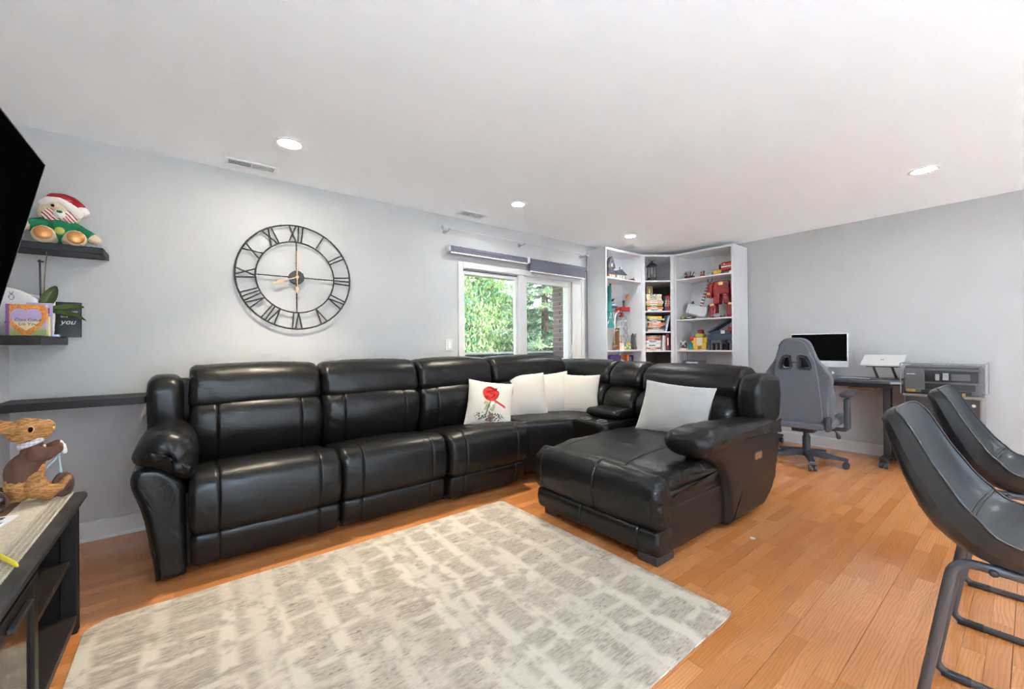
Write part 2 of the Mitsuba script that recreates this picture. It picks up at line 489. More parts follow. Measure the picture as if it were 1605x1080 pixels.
# ------------------------------------------------------------------ the room
WX0, WX1, WZ0, WZ1 = 2.15, 3.76, .93, 1.965            # the window's hole in the long wall
T_ = .16


def wall_with_holes(lo, hi, holes):
    m = tm(box(lo, hi)); m = m3.Manifold(m3.Mesh(np.asarray(m.vertices, np.float32), np.asarray(m.faces, np.uint32)))
    for a, b in holes:
        h = tm(box(a, b)); m = m - m3.Manifold(m3.Mesh(np.asarray(h.vertices, np.float32), np.asarray(h.faces, np.uint32)))
    return m


struct('wall_left', box((WALL_L - T_, FRONT - T_, -.1), (WALL_L, WALL_A + T_, CEIL + .02)), 'wall_paint')
struct('wall_back', wall_with_holes((WALL_L, WALL_A, -.1), (WALL_B + T_, WALL_A + T_, CEIL + .02), [((WX0, WALL_A - .1, WZ0), (WX1, WALL_A + 1, WZ1))]), 'wall_paint')
struct('wall_right', box((WALL_B, FRONT - T_, -.1), (WALL_B + T_, WALL_A, CEIL + .02)), 'wall_paint')
struct('wall_front', wall_with_holes((WALL_L, FRONT - T_, -.1), (WALL_B, FRONT, CEIL + .02), [((-.7, FRONT - 1, .02), (2.7, FRONT + 1, 2.2))]), 'wall_paint')  # the opening is added and placed to light the room
struct('ceiling', box((WALL_L - T_, FRONT - T_, CEIL), (WALL_B + T_, WALL_A + T_, CEIL + .2)), 'ceiling_paint')
for k in range(3):                                       # frames of unseen patio doors, added behind the camera to let daylight in
    struct('door_1' if k == 0 else 'added_trim_5', box((-.7 + k * 1.7 - .05 * (k > 0), FRONT - .1, .02), (-.7 + k * 1.7 + .05, FRONT - .04, 2.2)), 'trim_paint')

# floor: boards of three strips, the strips made of short oak blocks, each block a piece
struct('floor', box((WALL_L - T_, FRONT - T_, -.14), (WALL_B + T_, WALL_A + T_, -.012)), 'floor_gap')
STRIP, Y0 = .0617, .0585
RUG = (-.345, 1.823, .805, 2.455)
ADDED_FLOOR_Y = Y0 - 15 * STRIP                                 # unseen pale floor added from here back, to cut the orange bounce light
struct('added_pale_floor', box((WALL_L, FRONT, -.012), (WALL_B, ADDED_FLOOR_Y, 0)), 'added_tile')


def plank_mesh(x0, x1, y0, y1, tone, seed):
    b, d = .0006, .0012
    lo, hi = (x0 + .0002, y0 + .0002), (x1 - .0002, y1 - .0002)
    v = []
    for z, e in ((-.012, 0), (-d * .5, 0), (0., b)):
        v += [[lo[0] + e, lo[1] + e, z], [hi[0] - e, lo[1] + e, z], [hi[0] - e, hi[1] - e, z], [lo[0] + e, hi[1] - e, z]]
    v = np.array(v); f = []
    for L in (0, 4):
        for k in range(4):
            a, c = L + k, L + (k + 1) % 4
            f += [[a, c, c + 4], [a, c + 4, a + 4]]
    f += [[8, 9, 10], [8, 10, 11]]
    uv = np.c_[tone * 10 + 1 + (v[:, 0] - x0), seed * 10 + 1 + (v[:, 1] - y0)]
    return v, np.array(f), uv


planks = []
r2 = np.random.default_rng(21)
for k in range(-15, int(math.ceil((WALL_A - Y0) / STRIP))):
    ya, yb = Y0 + k * STRIP, Y0 + (k + 1) * STRIP
    if k % 3 == 0: ya += .0011                             # the boards' long joints
    yb = min(yb, WALL_A)
    if yb - ya < .004: continue
    x = WALL_L - r2.random() * .4
    while x < WALL_B:
        L = r2.choice([.20, .26, .32, .38, .46, .55]) + r2.random() * .03
        xa, xb = max(x, WALL_L), min(x + L, WALL_B)
        if xb - xa > .01: planks.append((xa, xb, ya, yb, int(r2.integers(0, 9)), int(r2.integers(1, 60))))
        x += L


def plank_rank(p):
    cx, cy = (p[0] + p[1]) / 2, (p[2] + p[3]) / 2
    depth = math.sin(YAW) * cx + math.cos(YAW) * cy
    side = math.cos(YAW) * cx - math.sin(YAW) * cy
    if depth < .3 or abs(side) > depth * 1.27 or depth < 1.36: return 1e3 + depth
    if RUG[0] < p[0] and p[1] < RUG[1] and RUG[2] < p[2] and p[3] < RUG[3]: return 1e3
    if cy > 2.8 and -.1 < cx < 3.4: return 1e3
    if cx > 1.95 and 1.25 < cy < 2.6 and cx < 3.6: return 1e3
    return depth / (p[1] - p[0]) ** .3


planks.sort(key=plank_rank)
for p in planks[:300]:
    v, f, uv = plank_mesh(*p); part('floor', 'plank', (v, f), 'oak_floor', False, uv=uv)
VV, FF, UU, o = [], [], [], 0
for p in planks[300:]:
    v, f, uv = plank_mesh(*p); VV.append(v); FF.append(f + o); UU.append(uv); o += len(v)
part('floor', 'planks_beyond', (np.vstack(VV), np.vstack(FF)), 'oak_floor', False, kind='stuff', uv=np.vstack(UU))

# baseboards with a quarter round
BB = [(0, 0), (.019, 0), (.019, .012), (.014, .022), (.014, .098), (.010, .112), (.004, .118), (0, .118)]
struct('baseboard_back', extrude(BB, 4.79, frame((WALL_L, WALL_A, 0), (0, -1, 0), (0, 0, 1), (1, 0, 0)) @ np.diag([1, 1, 1, 1])), 'trim_paint', 25)
struct('baseboard_right', extrude(BB, 5.6, frame((WALL_B, -3.3, 0), (-1, 0, 0), (0, 0, 1), (0, 1, 0))), 'trim_paint', 25)
struct('baseboard_left', extrude(BB, 6.8, frame((WALL_L, -3.3, 0), (1, 0, 0), (0, 0, 1), (0, 1, 0))), 'trim_paint', 25)

# window: casing, sashes, panes
W = WALL_A
win = 'window_1'
struct('window_1', [bbox((2.105, W - .016, .90), (2.165, W, 2.01), .004), bbox((2.165, W - .016, 1.945), (3.74, W, 2.01), .004), bbox((3.735, W - .016, .90), (3.80, W, 2.01), .004),
                    bbox((2.105, W - .03, .88), (3.80, W, .905), .004)], 'trim_paint', 30)
part(win, 'jamb', [box((2.15, W, .93), (2.165, W + T_, 1.965)), box((3.745, W, .93), (3.76, W + T_, 1.965)), box((2.165, W, 1.95), (3.745, W + T_, 1.965)), box((2.165, W, .93), (3.745, W + T_, .945))], 'trim_paint', False)
part(win, 'mullion', bbox((2.885, W - .008, .945), (2.965, W + .1, 1.95), .004), 'trim_paint', 30)


def sash(x0, x1, z0, z1, fr, top):
    k = part(win, 'sash', [bbox((x0, W + .012, z0), (x0 + fr, W + .055, z1)), bbox((x1 - fr, W + .012, z0), (x1, W + .055, z1)), bbox((x0 + fr, W + .012, z1 - top), (x1 - fr, W + .055, z1)), bbox((x0 + fr, W + .012, z0), (x1 - fr, W + .055, z0 + fr))], 'trim_paint', 30)
    part(k, 'pane', (np.array([[x0 + fr - .005, W + .035, z0 + fr - .005], [x1 - fr + .005, W + .035, z0 + fr - .005], [x1 - fr + .005, W + .035, z1 - top + .005], [x0 + fr - .005, W + .035, z1 - top + .005]]), np.array([[0, 1, 2], [0, 2, 3]])), 'window_glass', False)
    return k


s1 = sash(2.165, 2.885, .945, 1.95, .030, .062)
part(s1, 'screen_roll', bbox((2.18, W - .002, 1.925), (2.87, W + .008, 1.937), .002), 'c_dark_grey')
s2 = sash(2.965, 3.745, .945, 1.95, .055, .075)
part(win, 'crank_handle', tube(catmull([(3.70, W + .01, 1.03), (3.70, W - .03, 1.05), (3.702, W - .035, 1.10), (3.704, W - .03, 1.16)], 5), .007), 'silver_light')
struct('trim_1', [bbox((3.80, W - .012, .12), (3.90, W, 2.0), .004), bbox((3.90, W - .02, .12), (3.955, W, 2.0), .004)], 'trim_paint', 30)

# ------------------------------------------------------------------ outside: balcony, brick pier, trees
GZ = -3.0
struct('ground', box((-25, WALL_A + T_, GZ - .2), (40, 60, GZ)), 'grass')
struct('balcony_floor', box((.5, WALL_A + T_, -.25), (6.6, 5.2, -.1)), 'soffit_paint')
struct('balcony_soffit', box((.5, WALL_A + T_, 2.19), (6.6, 5.15, 2.36)), 'soffit_paint')
rl = thing('balcony_railing', 'dark brown balcony railing outside the window with a pale cap', 'railing')
part(rl, 'panel', bbox((.5, 5.08, -.1), (5.9, 5.12, 1.03)), 'rail_brown')
part(rl, 'cap', bbox((.5, 5.05, 1.035), (5.9, 5.15, 1.062)), 'off_white')
for k in range(10): part(rl, 'batten', bbox((.6 + k * .56, 5.06, -.08), (.64 + k * .56, 5.08, 1.02)), 'rail_brown')
pier = struct('brick_pier', box((4.78, 4.66, -.1), (5.08, 4.96, 2.19)), 'mortar')
zz, row = -.1, 0
while zz < 2.12:
    for side in range(2):
        if side == 0: a, b = (4.765, 4.655, zz), ((4.92 if row % 2 else 5.0), 4.70, zz + .062)
        else: a, b = (4.765, (4.72 if row % 2 else 4.80), zz), (4.80, 4.965, zz + .062)
        part(pier, 'brick', bbox(a, b, .004), 'brick', False)
        if side == 1 and not row % 2: part(pier, 'brick', bbox((4.765, 4.655 + .06, zz), (4.80, 4.79, zz + .062), .004), 'brick', False)
    zz += .0735; row += 1


def leaf_cards(P, D, L, Wd, r):
    """One bent two-triangle leaf at each point P along D."""
    n = len(P); D = D / (np.linalg.norm(D, axis=1, keepdims=True) + 1e-9)
    S = np.cross(D, r.normal(size=(n, 3))); S /= np.linalg.norm(S, axis=1, keepdims=True) + 1e-9
    L = L * (.6 + .8 * r.random(n))[:, None]; w = Wd * (.6 + .8 * r.random(n))[:, None]
    v = np.stack([P, P + D * L * .5 + S * w, P + D * L, P + D * L * .5 - S * w], 1).reshape(-1, 3)
    i = np.arange(n)[:, None] * 4
    return v, np.vstack([i + [0, 1, 2], i + [0, 2, 3]])


def weeping_tree(x, y, h, R, label, seed, mats, n=240):
    r = np.random.default_rng(seed)
    t = thing('tree', label, 'tree')
    top = np.array([x, y, GZ + h * .62])
    part(t, 'trunk', tube(catmull([(x, y, GZ), (x + .1, y, GZ + h * .3), top], 6), np.linspace(.22, .14, 13), 9), 'bark')
    tips = {m: [[], []] for m in mats}
    for k in range(n):
        a = r.random() * 2 * np.pi; rr = R * math.sqrt(r.random())
        e = np.array([x + rr * math.cos(a), y + rr * math.sin(a), GZ + h * (1 - .30 * (rr / R) ** 2) - .5 * r.random()])
        if k < 26: part(t, 'branch', tube(catmull([top, top * .45 + e * .55 + [0, 0, .3], e], 4), np.linspace(.07, .012, 9), 6), 'bark')
        ln = (1.3 + 3.6 * r.random()) * h / 8
        m = mats[int(r.integers(0, len(mats)))]
        sway = r.normal(size=2) * .35
        for q in range(3):
            s = r.random(60) ** .9
            P = e + np.c_[s * sway[0] + r.normal(size=60) * .18, s * sway[1] + r.normal(size=60) * .18, -s * ln]
            tips[m][0].append(P); tips[m][1].append(np.c_[r.normal(size=(60, 2)) * .5, -np.ones(60)])
    for m in mats:
        if tips[m][0]:
            part(t, 'foliage', leaf_cards(np.vstack(tips[m][0]), np.vstack(tips[m][1]), .13, .021, r), m, False, kind='stuff')


def spruce_tree(x, y, h, R, label, seed):
    r = np.random.default_rng(seed)
    t = thing('tree', label, 'tree')
    part(t, 'trunk', tube([(x, y, GZ), (x, y, GZ + h * .5), (x, y, GZ + h)], [.2, .13, .02], 9), 'bark')
    acc = {'needle': [[], []], 'needle_light': [[], []], 'leaf_light': [[], []]}
    nb = 150
    for k in range(nb):
        z = GZ + h * (.12 + .86 * k / nb); ln = R * (1 - (z - GZ) / h) ** .8 * (.75 + .4 * r.random()) + .25
        a = k * 2.4 + r.normal() * .3; d = np.array([math.cos(a), math.sin(a), 0])
        pts = np.array([[x, y, z], [x, y, z] + d * ln * .5 + [0, 0, -.10 * ln], [x, y, z] + d * ln + [0, 0, -.12 * ln]])
        c = catmull(pts, 6)
        if abs(z - 1.5) < 2.4 and d[1] < .45: part(t, 'branch', tube(c, np.linspace(.035, .008, len(c)), 5), 'bark')
        for q in range(int(12 + ln * 16)):
            s = .2 + .8 * r.random(); b = c[min(int(s * (len(c) - 1)), len(c) - 1)]
            sd = np.cross(d, [0, 0, 1]) * (r.random() - .5) * 2 + d * .7 + [0, 0, -.25]
            m = ('needle', 'needle', 'needle_light', 'needle_light', 'leaf_light')[int(r.integers(0, 5))] if s > .55 else 'needle'
            tl = .22 + .3 * r.random()
            w = r.random(16)[:, None]
            acc[m][0].append(b + sd * tl * w); acc[m][1].append(sd + r.normal(size=(16, 3)) * .55)
    for m in acc:
        part(t, 'foliage', leaf_cards(np.vstack(acc[m][0]), np.vstack(acc[m][1]), .15, .009, r), m, False, kind='stuff')


weeping_tree(7.3, 12.0, 7.4, 2.4, 'tall pale green tree with drooping leaves outside the left window pane', 3, ['leaf_light', 'leaf_mid', 'leaf_teal', 'leaf_pale'], 250)
weeping_tree(4.3, 11.0, 5.0, 1.9, 'low blue green leafy tree at the bottom left of the window', 5, ['leaf_teal', 'leaf_mid'], 170)
spruce_tree(8.7, 9.4, 8.8, 2.5, 'dense spruce with drooping branches outside the right window pane', 8)
weeping_tree(12.5, 17.0, 7.6, 3.4, 'leafy tree far behind the spruce outside the window', 9, ['leaf_light', 'leaf_mid'], 150)

# ------------------------------------------------------------------ rug
rr_ = sg.box(*[RUG[0], RUG[2], RUG[1], RUG[3]]).difference(sg.Polygon([(RUG[0] - .01, RUG[3] + .01), (RUG[0] - .01, RUG[3] - .07), (RUG[0] + .02, RUG[3] - .03), (RUG[0] + .07, RUG[3] + .01)]))
single('area_rug', soften(extrude(rr_, .011, frame((0, 0, 0), (1, 0, 0), (0, 1, 0), (0, 0, 1))), .05, 1, .2), 'rug_wool', 'beige and grey distressed area rug on the oak floor before the sofa', 'rug', smooth=40)

# ------------------------------------------------------------------ the sectional sofa
sofa = thing('sectional_sofa', 'black leather sectional sofa with chaise around the rug', 'sofa')
SEAT = [(3.16, .40), (3.16, .475), (2.95, .485), (2.80, .515), (2.68, .525), (2.605, .475), (2.592, .36), (2.60, .25), (2.64, .205), (2.80, .20), (3.0, .25)]
REST = [(2.78, .20), (2.66, .215), (2.625, .195), (2.64, .10), (2.665, .04), (2.72, .03), (2.80, .06)]
BACK = [(3.22, .40), (3.13, .45), (3.06, .55), (3.03, .67), (3.045, .77), (3.09, .825), (3.18, .84), (3.30, .80), (3.40, .6), (3.36, .42)]
HEAD = [(3.20, .78), (3.115, .795), (3.072, .83), (3.078, .92), (3.105, 1.00), (3.17, 1.05), (3.30, 1.055), (3.40, 1.01), (3.42, .85), (3.32, .77)]


def sh(p, da=0, db=0): return [(a + da, b + db) for a, b in p]


def seat_unit(x0, x1, dy, seed):
    w = x1 - x0
    s = part(sofa, 'seat', cush(sh(SEAT, dy), x0, x1, .035, seams=(x0 + .17 * w, x0 + .83 * w), seed=seed, crown=.014, wr=.0065, ws=8), 'leather', True)
    part(s, 'footrest', cush(sh(REST, dy), x0 + .006, x1 - .006, .03, seams=(x0 + .17 * w, x0 + .83 * w), seed=seed + 40, crown=.006, wr=.004, ws=8), 'leather', True)
    b = part(sofa, 'backrest', cush(BACK, x0 + .002, x1 - .002, .05, seams=(x0 + .19 * w, x0 + .81 * w), seed=seed + 80, crown=.022, wr=.009, ws=9), 'leather', True)
    part(b, 'headrest', cush(HEAD, x0 + .004, x1 - .004, .045, seed=seed + 120, crown=.014, wr=.008, ws=9), 'leather', True)


seat_unit(-.008, .729, 0, 1)
seat_unit(.733, 1.463, .012, 2)
seat_unit(1.470, 2.20, -.02, 3)
part(sofa, 'base', [box((-.02, 2.76, .03), (2.2, 3.42, .40)), rbox((-.15, 3.36, .06), (3.2, 3.475, .97), .03)], 'leather', 35)
for x in (0, .73, 1.465):
    part(sofa, 'glide', [cyl((x + .06, 2.80, 0), (x + .06, 2.80, .035), .02), cyl((x + .06, 3.35, 0), (x + .06, 3.35, .08), .02)], 'black_plastic')
# left arm: flared panel, pillowy pad, wing
ARM = [(-.137, .012), (-.155, .19), (-.176, .32), (-.203, .42), (-.226, .494), (-.226, .55), (-.190, .585), (-.10, .565), (-.025, .49), (-.022, .40), (-.020, .25), (-.016, .012)]
AP = [(p[0], p[1]) for p in ARM]


def cush_z(ctrl, y0, y1, **kw):
    """Profile in (x, z) swept along y."""
    return cush(ctrl, y0, y1, axis='y', **kw)


arm = part(sofa, 'armrest', cush_z([ARM[0], ARM[0]] + ARM[1:-1] + [ARM[-1], ARM[-1]], 2.655, 3.44, R=.035, it=2, seed=7, crown=.004, wr=.004, ws=6), 'leather', True)
part(arm, 'arm_pad', cush_z([(-.20, .60), (-.222, .64), (-.18, .70), (-.10, .755), (-.015, .725), (.03, .65), (.03, .57), (-.005, .49), (-.06, .53), (-.12, .575)], 2.59, 3.30, R=.08, seed=11, crown=.01, wr=.010, ws=8), 'leather', True)
part(sofa, 'wing', cush([(3.13, .60), (3.09, .68), (3.08, .85), (3.11, .97), (3.20, 1.005), (3.40, .99), (3.44, .85), (3.43, .60), (3.3, .57)], -.195, -.03, .05, seed=12, crown=.008, wr=.004), 'leather', True)
# corner wedge
WS = [(2.205, 2.70), (2.30, 2.68), (2.64, 2.50), (3.22, 2.50), (3.22, 3.25), (2.205, 3.25)]


def puff(poly, z0, z1, R):
    p = sg.Polygon(poly).buffer(-R, join_style=2)
    q = list(p.exterior.coords)[:-1]
    return m3.Manifold.batch_hull([m3.Manifold.sphere(R, 16).translate([x, y, z]) for x, y in q for z in (z0 + R, z1 - R)])


part(sofa, 'corner_seat', rough(soften(puff(WS, .06, .515, .045), .03, 3), .006, 8, 3), 'leather', True)
b = part(sofa, 'backrest', cush(BACK, 2.206, 3.12, .05, seams=(2.40, 2.95), seed=91, crown=.025, wr=.007, ws=7), 'leather', True)
part(b, 'headrest', cush(HEAD, 2.206, 3.165, .05, seed=131, crown=.016, wr=.006, ws=7), 'leather', True)
# the right-hand run: profiles in (x, z), swept along y
RB = [(3.24, .40), (3.13, .45), (3.07, .56), (3.08, .66), (3.15, .74), (3.24, .765), (3.42, .74), (3.48, .6), (3.42, .42)]
RH = [(3.26, .725), (3.19, .75), (3.165, .82), (3.205, .91), (3.30, .97), (3.42, .985), (3.54, .94), (3.56, .82), (3.44, .72)]
b = part(sofa, 'backrest', cush_z(sh(RB, .02, .03), 2.56, 3.36, R=.05, seams=(2.72, 3.15), seed=92, crown=.02, wr=.006, ws=7), 'leather', True)
part(b, 'headrest', cush_z(sh(RH, .02, .02), 2.56, 3.38, R=.05, seed=132, crown=.012, wr=.006, ws=7), 'leather', True)
b = part(sofa, 'backrest', cush_z(RB, 2.20, 2.55, R=.05, seed=93, crown=.02, wr=.011, ws=8), 'leather', True, label='narrow back above the console')
part(b, 'headrest', cush_z(sh(RH, 0, .01), 2.20, 2.55, R=.05, seed=133, crown=.012, wr=.008, ws=8), 'leather', True)
b = part(sofa, 'backrest', cush_z(RB, 1.345, 2.19, R=.06, seams=(1.50, 2.03), seed=94, crown=.03, wr=.009, ws=7), 'leather', True)
part(b, 'headrest', cush_z(RH, 1.345, 2.19, R=.05, seed=134, crown=.016, wr=.009, ws=8), 'leather', True)
part(sofa, 'back_shell', rbox((3.46, 1.24, .10), (3.58, 3.40, .90), .04), 'leather', True)
# console
con = part(sofa, 'console', rough(soften(rbox((2.64, 2.155, .05), (3.22, 2.54, .515), .03), .03, 2), .003, 9, 5), 'leather', True)
part(con, 'console_lid', rough(soften(rbox((2.82, 2.165, .515), (3.20, 2.535, .59), .034), .025, 2), .006, 9, 6), 'leather', True)
part(con, 'cup_holder', [tube([(2.73 + .042 * math.cos(a), y + .042 * math.sin(a), .517) for a in np.arange(24) * math.pi / 12], .006, 8, True) for y in (2.26, 2.43)], 'steel_dark')
# chaise
ch = part(sofa, 'chaise', rough(soften(bbox((1.91, 1.215, .04), (3.2, 2.125, .40), .02), .035, 2, .4), .004, 6, 8), 'leather', True)
part(ch, 'footrest', cush_z([(2.05, .045), (1.93, .045), (1.885, .065), (1.872, .155), (1.90, .19), (2.05, .19)], 1.20, 2.135, R=.025, seams=(1.32, 1.72), seed=21, crown=.012, wr=.005), 'leather', True)
part(ch, 'front_roll', cush_z([(1.93, .175), (1.873, .205), (1.848, .31), (1.862, .415), (1.92, .468), (1.975, .458), (2.00, .40), (2.02, .34), (2.02, .19)], 1.185, 2.145, R=.045, seams=(1.60, 2.05), seed=22, crown=.014, wr=.010, ws=13, m=60), 'leather', True)
part(ch, 'chaise_cushion', cush_z([(1.992, .30), (1.992, .37), (1.998, .425), (2.04, .455), (2.22, .470), (2.6, .478), (2.9, .478), (3.18, .465), (3.2, .30)], 1.205, 2.14, R=.05, seams=(1.49, 2.03), seed=23, crown=.014, wr=.012, ws=8, n=200, m=60), 'leather', True)
part(ch, 'side_panel', rough(soften(bbox((1.905, 1.203, .045), (2.66, 1.225, .285), .008), .03, 1, .3), .003, 7, 4), 'leather', True)
part(ch, 'side_panel', rough(soften(bbox((1.90, 1.196, .292), (2.66, 1.23, .43), .012), .025, 2, .4), .004, 7, 5), 'leather', True)
for a, b_ in (((1.90, 1.215), (2.06, 1.34)), ((1.93, 1.99), (2.06, 2.11)), ((3.0, 1.99), (3.1, 2.11)), ((3.35, 1.26), (3.45, 1.36)), ((3.35, 3.0), (3.45, 3.1)), ((2.6, 2.55), (2.7, 2.65))):
    part(sofa, 'foot', bbox((*a, 0), (*b_, .05), .006), 'black_plastic', label=None)
ARMR = [(2.63, .028), (2.63, .028), (2.615, .20), (2.575, .35), (2.46, .45), (2.32, .50), (2.33, .57), (2.5, .585), (3.2, .555), (3.43, .53), (3.445, .44), (3.39, .28), (3.31, .11), (3.16, .028), (3.16, .028)]
arm = part(sofa, 'armrest', cush_z(ARMR, 1.165, 1.345, R=.05, it=2, seed=31, crown=.004, wr=.004, ws=5), 'leather', True)
part(arm, 'arm_pad', cush_z([(2.27, .505), (2.205, .56), (2.215, .63), (2.32, .665), (2.6, .655), (2.95, .635), (3.25, .62), (3.36, .585), (3.2, .545), (2.8, .545), (2.5, .53)], 1.105, 1.385, R=.075, seed=32, crown=.012, wr=.009, ws=11), 'leather', True)
part(sofa, 'wing', cush_z([(3.15, .56), (3.11, .70), (3.12, .87), (3.20, .935), (3.40, .93), (3.50, .90), (3.51, .75), (3.46, .56)], 1.175, 1.345, R=.045, seed=33, crown=.008, wr=.006), 'leather', True)
sw = part(arm, 'power_switch', bbox((2.955, 1.158, .375), (3.075, 1.168, .435), .004), 'black_plastic', label='bronze power switch plate')
part(arm, 'switch_plate', [bbox((2.965, 1.152, .382), (3.01, 1.160, .428), .003), bbox((3.022, 1.152, .382), (3.066, 1.160, .428), .003)], 'bronze')

# cushions: centre, the way the front faces, the way up, size


def cushion(name, c, nrm, up, w, h, t, bs, label, group=None, seed=0):
    n = np.asarray(nrm, float); n /= np.linalg.norm(n); u = np.asarray(up, float); u = u - n * (u @ n); u /= np.linalg.norm(u)
    m, uv = pillow(w, h, t, seed=seed)
    with at(m=frame(c, np.cross(u, n), u, n)):
        if bs == 'rose_print':
            k = thing(name, label, 'cushion'); h_ = len(m.vertices) // 2; q_ = len(m.faces) // 2
            part(k, 'printed_cover', (m.vertices[:h_], m.faces[:q_]), bs, True, uv=uv[:h_])
            part(k, 'back_cover', (m.vertices[h_:], m.faces[q_:] - h_), 'c_dark_red', True, label='dark red back')
        else: single(name, m, bs, label, 'cushion', group, True, uv=uv)


cushion('throw_pillow', (2.02, 2.89, .665), (-.55, -1, .45), (.34, .3, 1), .40, .40, .15, 'rose_print', 'cream throw pillow printed with a red rose, leftmost on the sofa', None, 1)
cushion('throw_pillow', (2.53, 3.02, .685), (-.32, -1, .30), (.10, .3, 1), .44, .43, .15, 'boucle', 'plain cream throw pillow right behind the rose pillow', None, 2)
cushion('throw_pillow', (2.83, 2.985, .68), (-.55, -1, .30), (.06, .3, 1), .42, .42, .14, 'boucle', 'plain cream throw pillow in the middle of the corner, third from the left', None, 3)
cushion('throw_pillow', (3.02, 2.78, .675), (-1, -.55, .26), (.2, .1, 1), .40, .40, .14, 'boucle', 'beige throw pillow beside the console, half in shade', None, 4)
cushion('throw_pillow', (2.95, 1.73, .655), (-1, -.12, .42), (.4, -.02, 1), .56, .42, .17, 'boucle_grey', 'large pale grey fleece throw pillow on the chaise', None, 5)

# ------------------------------------------------------------------ lamps and vents in the ceiling
LW = {'pos': [], }


def downlight(x, y, label, group=None, r=.058, power=1.0, tint=(1, 1, 1), beam=0.0):
    t = thing('recessed_light', label, 'ceiling light', group)
    prof = [(r + .020, CEIL), (r + .019, CEIL - .004), (r + .006, CEIL - .006), (r, CEIL - .003), (r, CEIL)]
    with at(x, y, 0):
        part(t, 'trim_ring', lathe(prof, 32), 'white_paint')
        d = trimesh.creation.cylinder(radius=r, height=.002, sections=32); d.apply_translation([0, 0, CEIL - .0025])
        if beam: scene[t + '__beam'] = {'type': 'spot', 'intensity': rgb([beam * c for c in (1.0, .84, .60)]), 'cutoff_angle': 40., 'beam_width': 22., 'to_world': mi.ScalarTransform4f().look_at(origin=[x, y, CEIL - .012], target=[x, y + 1e-4, 0], up=[1, 0, 0])}
        part(t, 'lens', d, 'white_paint', False, emitter={'type': 'area', 'radiance': rgb([LAMP * power * c * d_ for c, d_ in zip(LAMP_RGB, tint)])})


downlight(.50, 2.87, 'round recessed ceiling light above the left end of the sofa', None, .062, .7, (1.03, .96, .84), beam=.6)
downlight(2.341, 2.872, 'small round recessed ceiling light near the window vent', power=.7, beam=.45)
downlight(4.087, 2.929, 'small round recessed ceiling light in front of the bookcase', power=.7, beam=.3)
downlight(4.30, .50, 'round recessed ceiling light at the right side of the ceiling', None, .066, .45)
for x, y, lb in ((.5, -1.3, 'behind the viewer near the left wall'), (2.3, -1.3, 'behind the viewer in the middle of the kitchen'), (4.2, -1.3, 'over the kitchen near the right wall'), (.5, -2.6, 'in front of the added patio doors on the left'), (2.3, -2.6, 'in front of the added patio doors in the middle'), (4.2, -2.6, 'in the far kitchen corner out of view')):  # ceiling lights out of view, added as fill for the room
    downlight(x, y, 'added round recessed ceiling light ' + lb, 'added recessed lights behind the viewer', .058, .6)


def vent(x0, x1, y0, y1, label, n):
    t = thing('ceiling_vent', label, 'vent')
    z = CEIL
    part(t, 'frame', [bbox((x0, y0, z - .008), (x1, y0 + .022, z), .003), bbox((x0, y1 - .022, z - .008), (x1, y1, z), .003), bbox((x0, y0 + .022, z - .008), (x0 + .022, y1 - .022, z), .003), bbox((x1 - .022, y0 + .022, z - .008), (x1, y1 - .022, z), .003)], 'white_paint', 30)
    part(t, 'duct', box((x0 + .02, y0 + .02, z - .0015), (x1 - .02, y1 - .02, z - .0005)), 'c_black' if n > 25 else 'c_dark_grey', False)
    part(t, 'divider', box(((x0 + x1) / 2 - .006, y0 + .02, z - .007), ((x0 + x1) / 2 + .006, y1 - .02, z - .001)), 'white_paint', False)
    for k in range(n):
        x = x0 + .03 + (x1 - x0 - .06) * k / (n - 1)
        w_ = (.0017 if k < n / 2 else .0026) if n > 25 else .0009
        part(t, 'slat', box((x - w_, y0 + .02, z - .006), (x + w_, y1 - .02, z - .0016)), 'white_paint', False)


vent(.195, .505, 3.31, 3.435, 'long white ceiling vent above the clock', 28)
vent(2.02, 2.30, 3.29, 3.44, 'white ceiling vent above the curtain rod', 22)
vent(4.44, 4.62, 3.17, 3.29, 'small ceiling vent above the bookcase', 10)

# ------------------------------------------------------------------ wall clock
ck = thing('wall_clock', 'large round black metal wall clock with roman numerals on the grey wall', 'clock')
CX, CZ, CY = .655, 1.702, WALL_A - .028


def cring(r, w, name):
    th = np.arange(96) * 2 * np.pi / 96
    part(ck, name, tube(np.c_[CX + r * np.cos(th), np.full(96, CY), CZ + r * np.sin(th)], w, 8, True), 'black_metal', True)


cring(.398, .0058, 'outer_ring'); cring(.272, .005, 'inner_ring')
NUM = ['XII', 'I', 'II', 'III', 'IV', 'V', 'VI', 'VII', 'VIII', 'IX', 'X', 'XI']
GLY = {'I': .022, 'V': .05, 'X': .05}
for i, s in enumerate(NUM):
    a = math.radians(90 - 30 * i); er = np.array([math.cos(a), 0, math.sin(a)]); et = np.array([math.sin(a), 0, -math.cos(a)])
    tot = sum(GLY[c] for c in s) + .004 * (len(s) - 1); u = -tot / 2
    bars = []
    for c in s:
        w = GLY[c]; m = u + w / 2
        for (ua, ra), (ub, rb) in {'I': [((0, .275), (0, .395))], 'V': [((-.024, .395), (0, .275)), ((.024, .395), (0, .275))], 'X': [((-.024, .275), (.024, .395)), ((.024, .275), (-.024, .395))]}[c]:
            P = [np.array([CX, CY, CZ]) + et * (m + uu) * (r_ / .335 if c == 'I' else 1) + er * r_ for uu, r_ in ((ua, ra), (ub, rb))]
            bars.append(tube([P[0], P[1]], .0052, 6))
        u += w + .004
    part(ck, 'numeral', bars, 'black_metal', True, label='roman numeral ' + s)
for a in (0, 90, 180, 270):
    e = np.array([math.cos(math.radians(a)), 0, math.sin(math.radians(a))]); o_ = np.array([CX, CY, CZ])
    part(ck, 'spoke', tube([o_ + e * .04, o_ + e * .274], .0045, 6), 'black_metal', True)
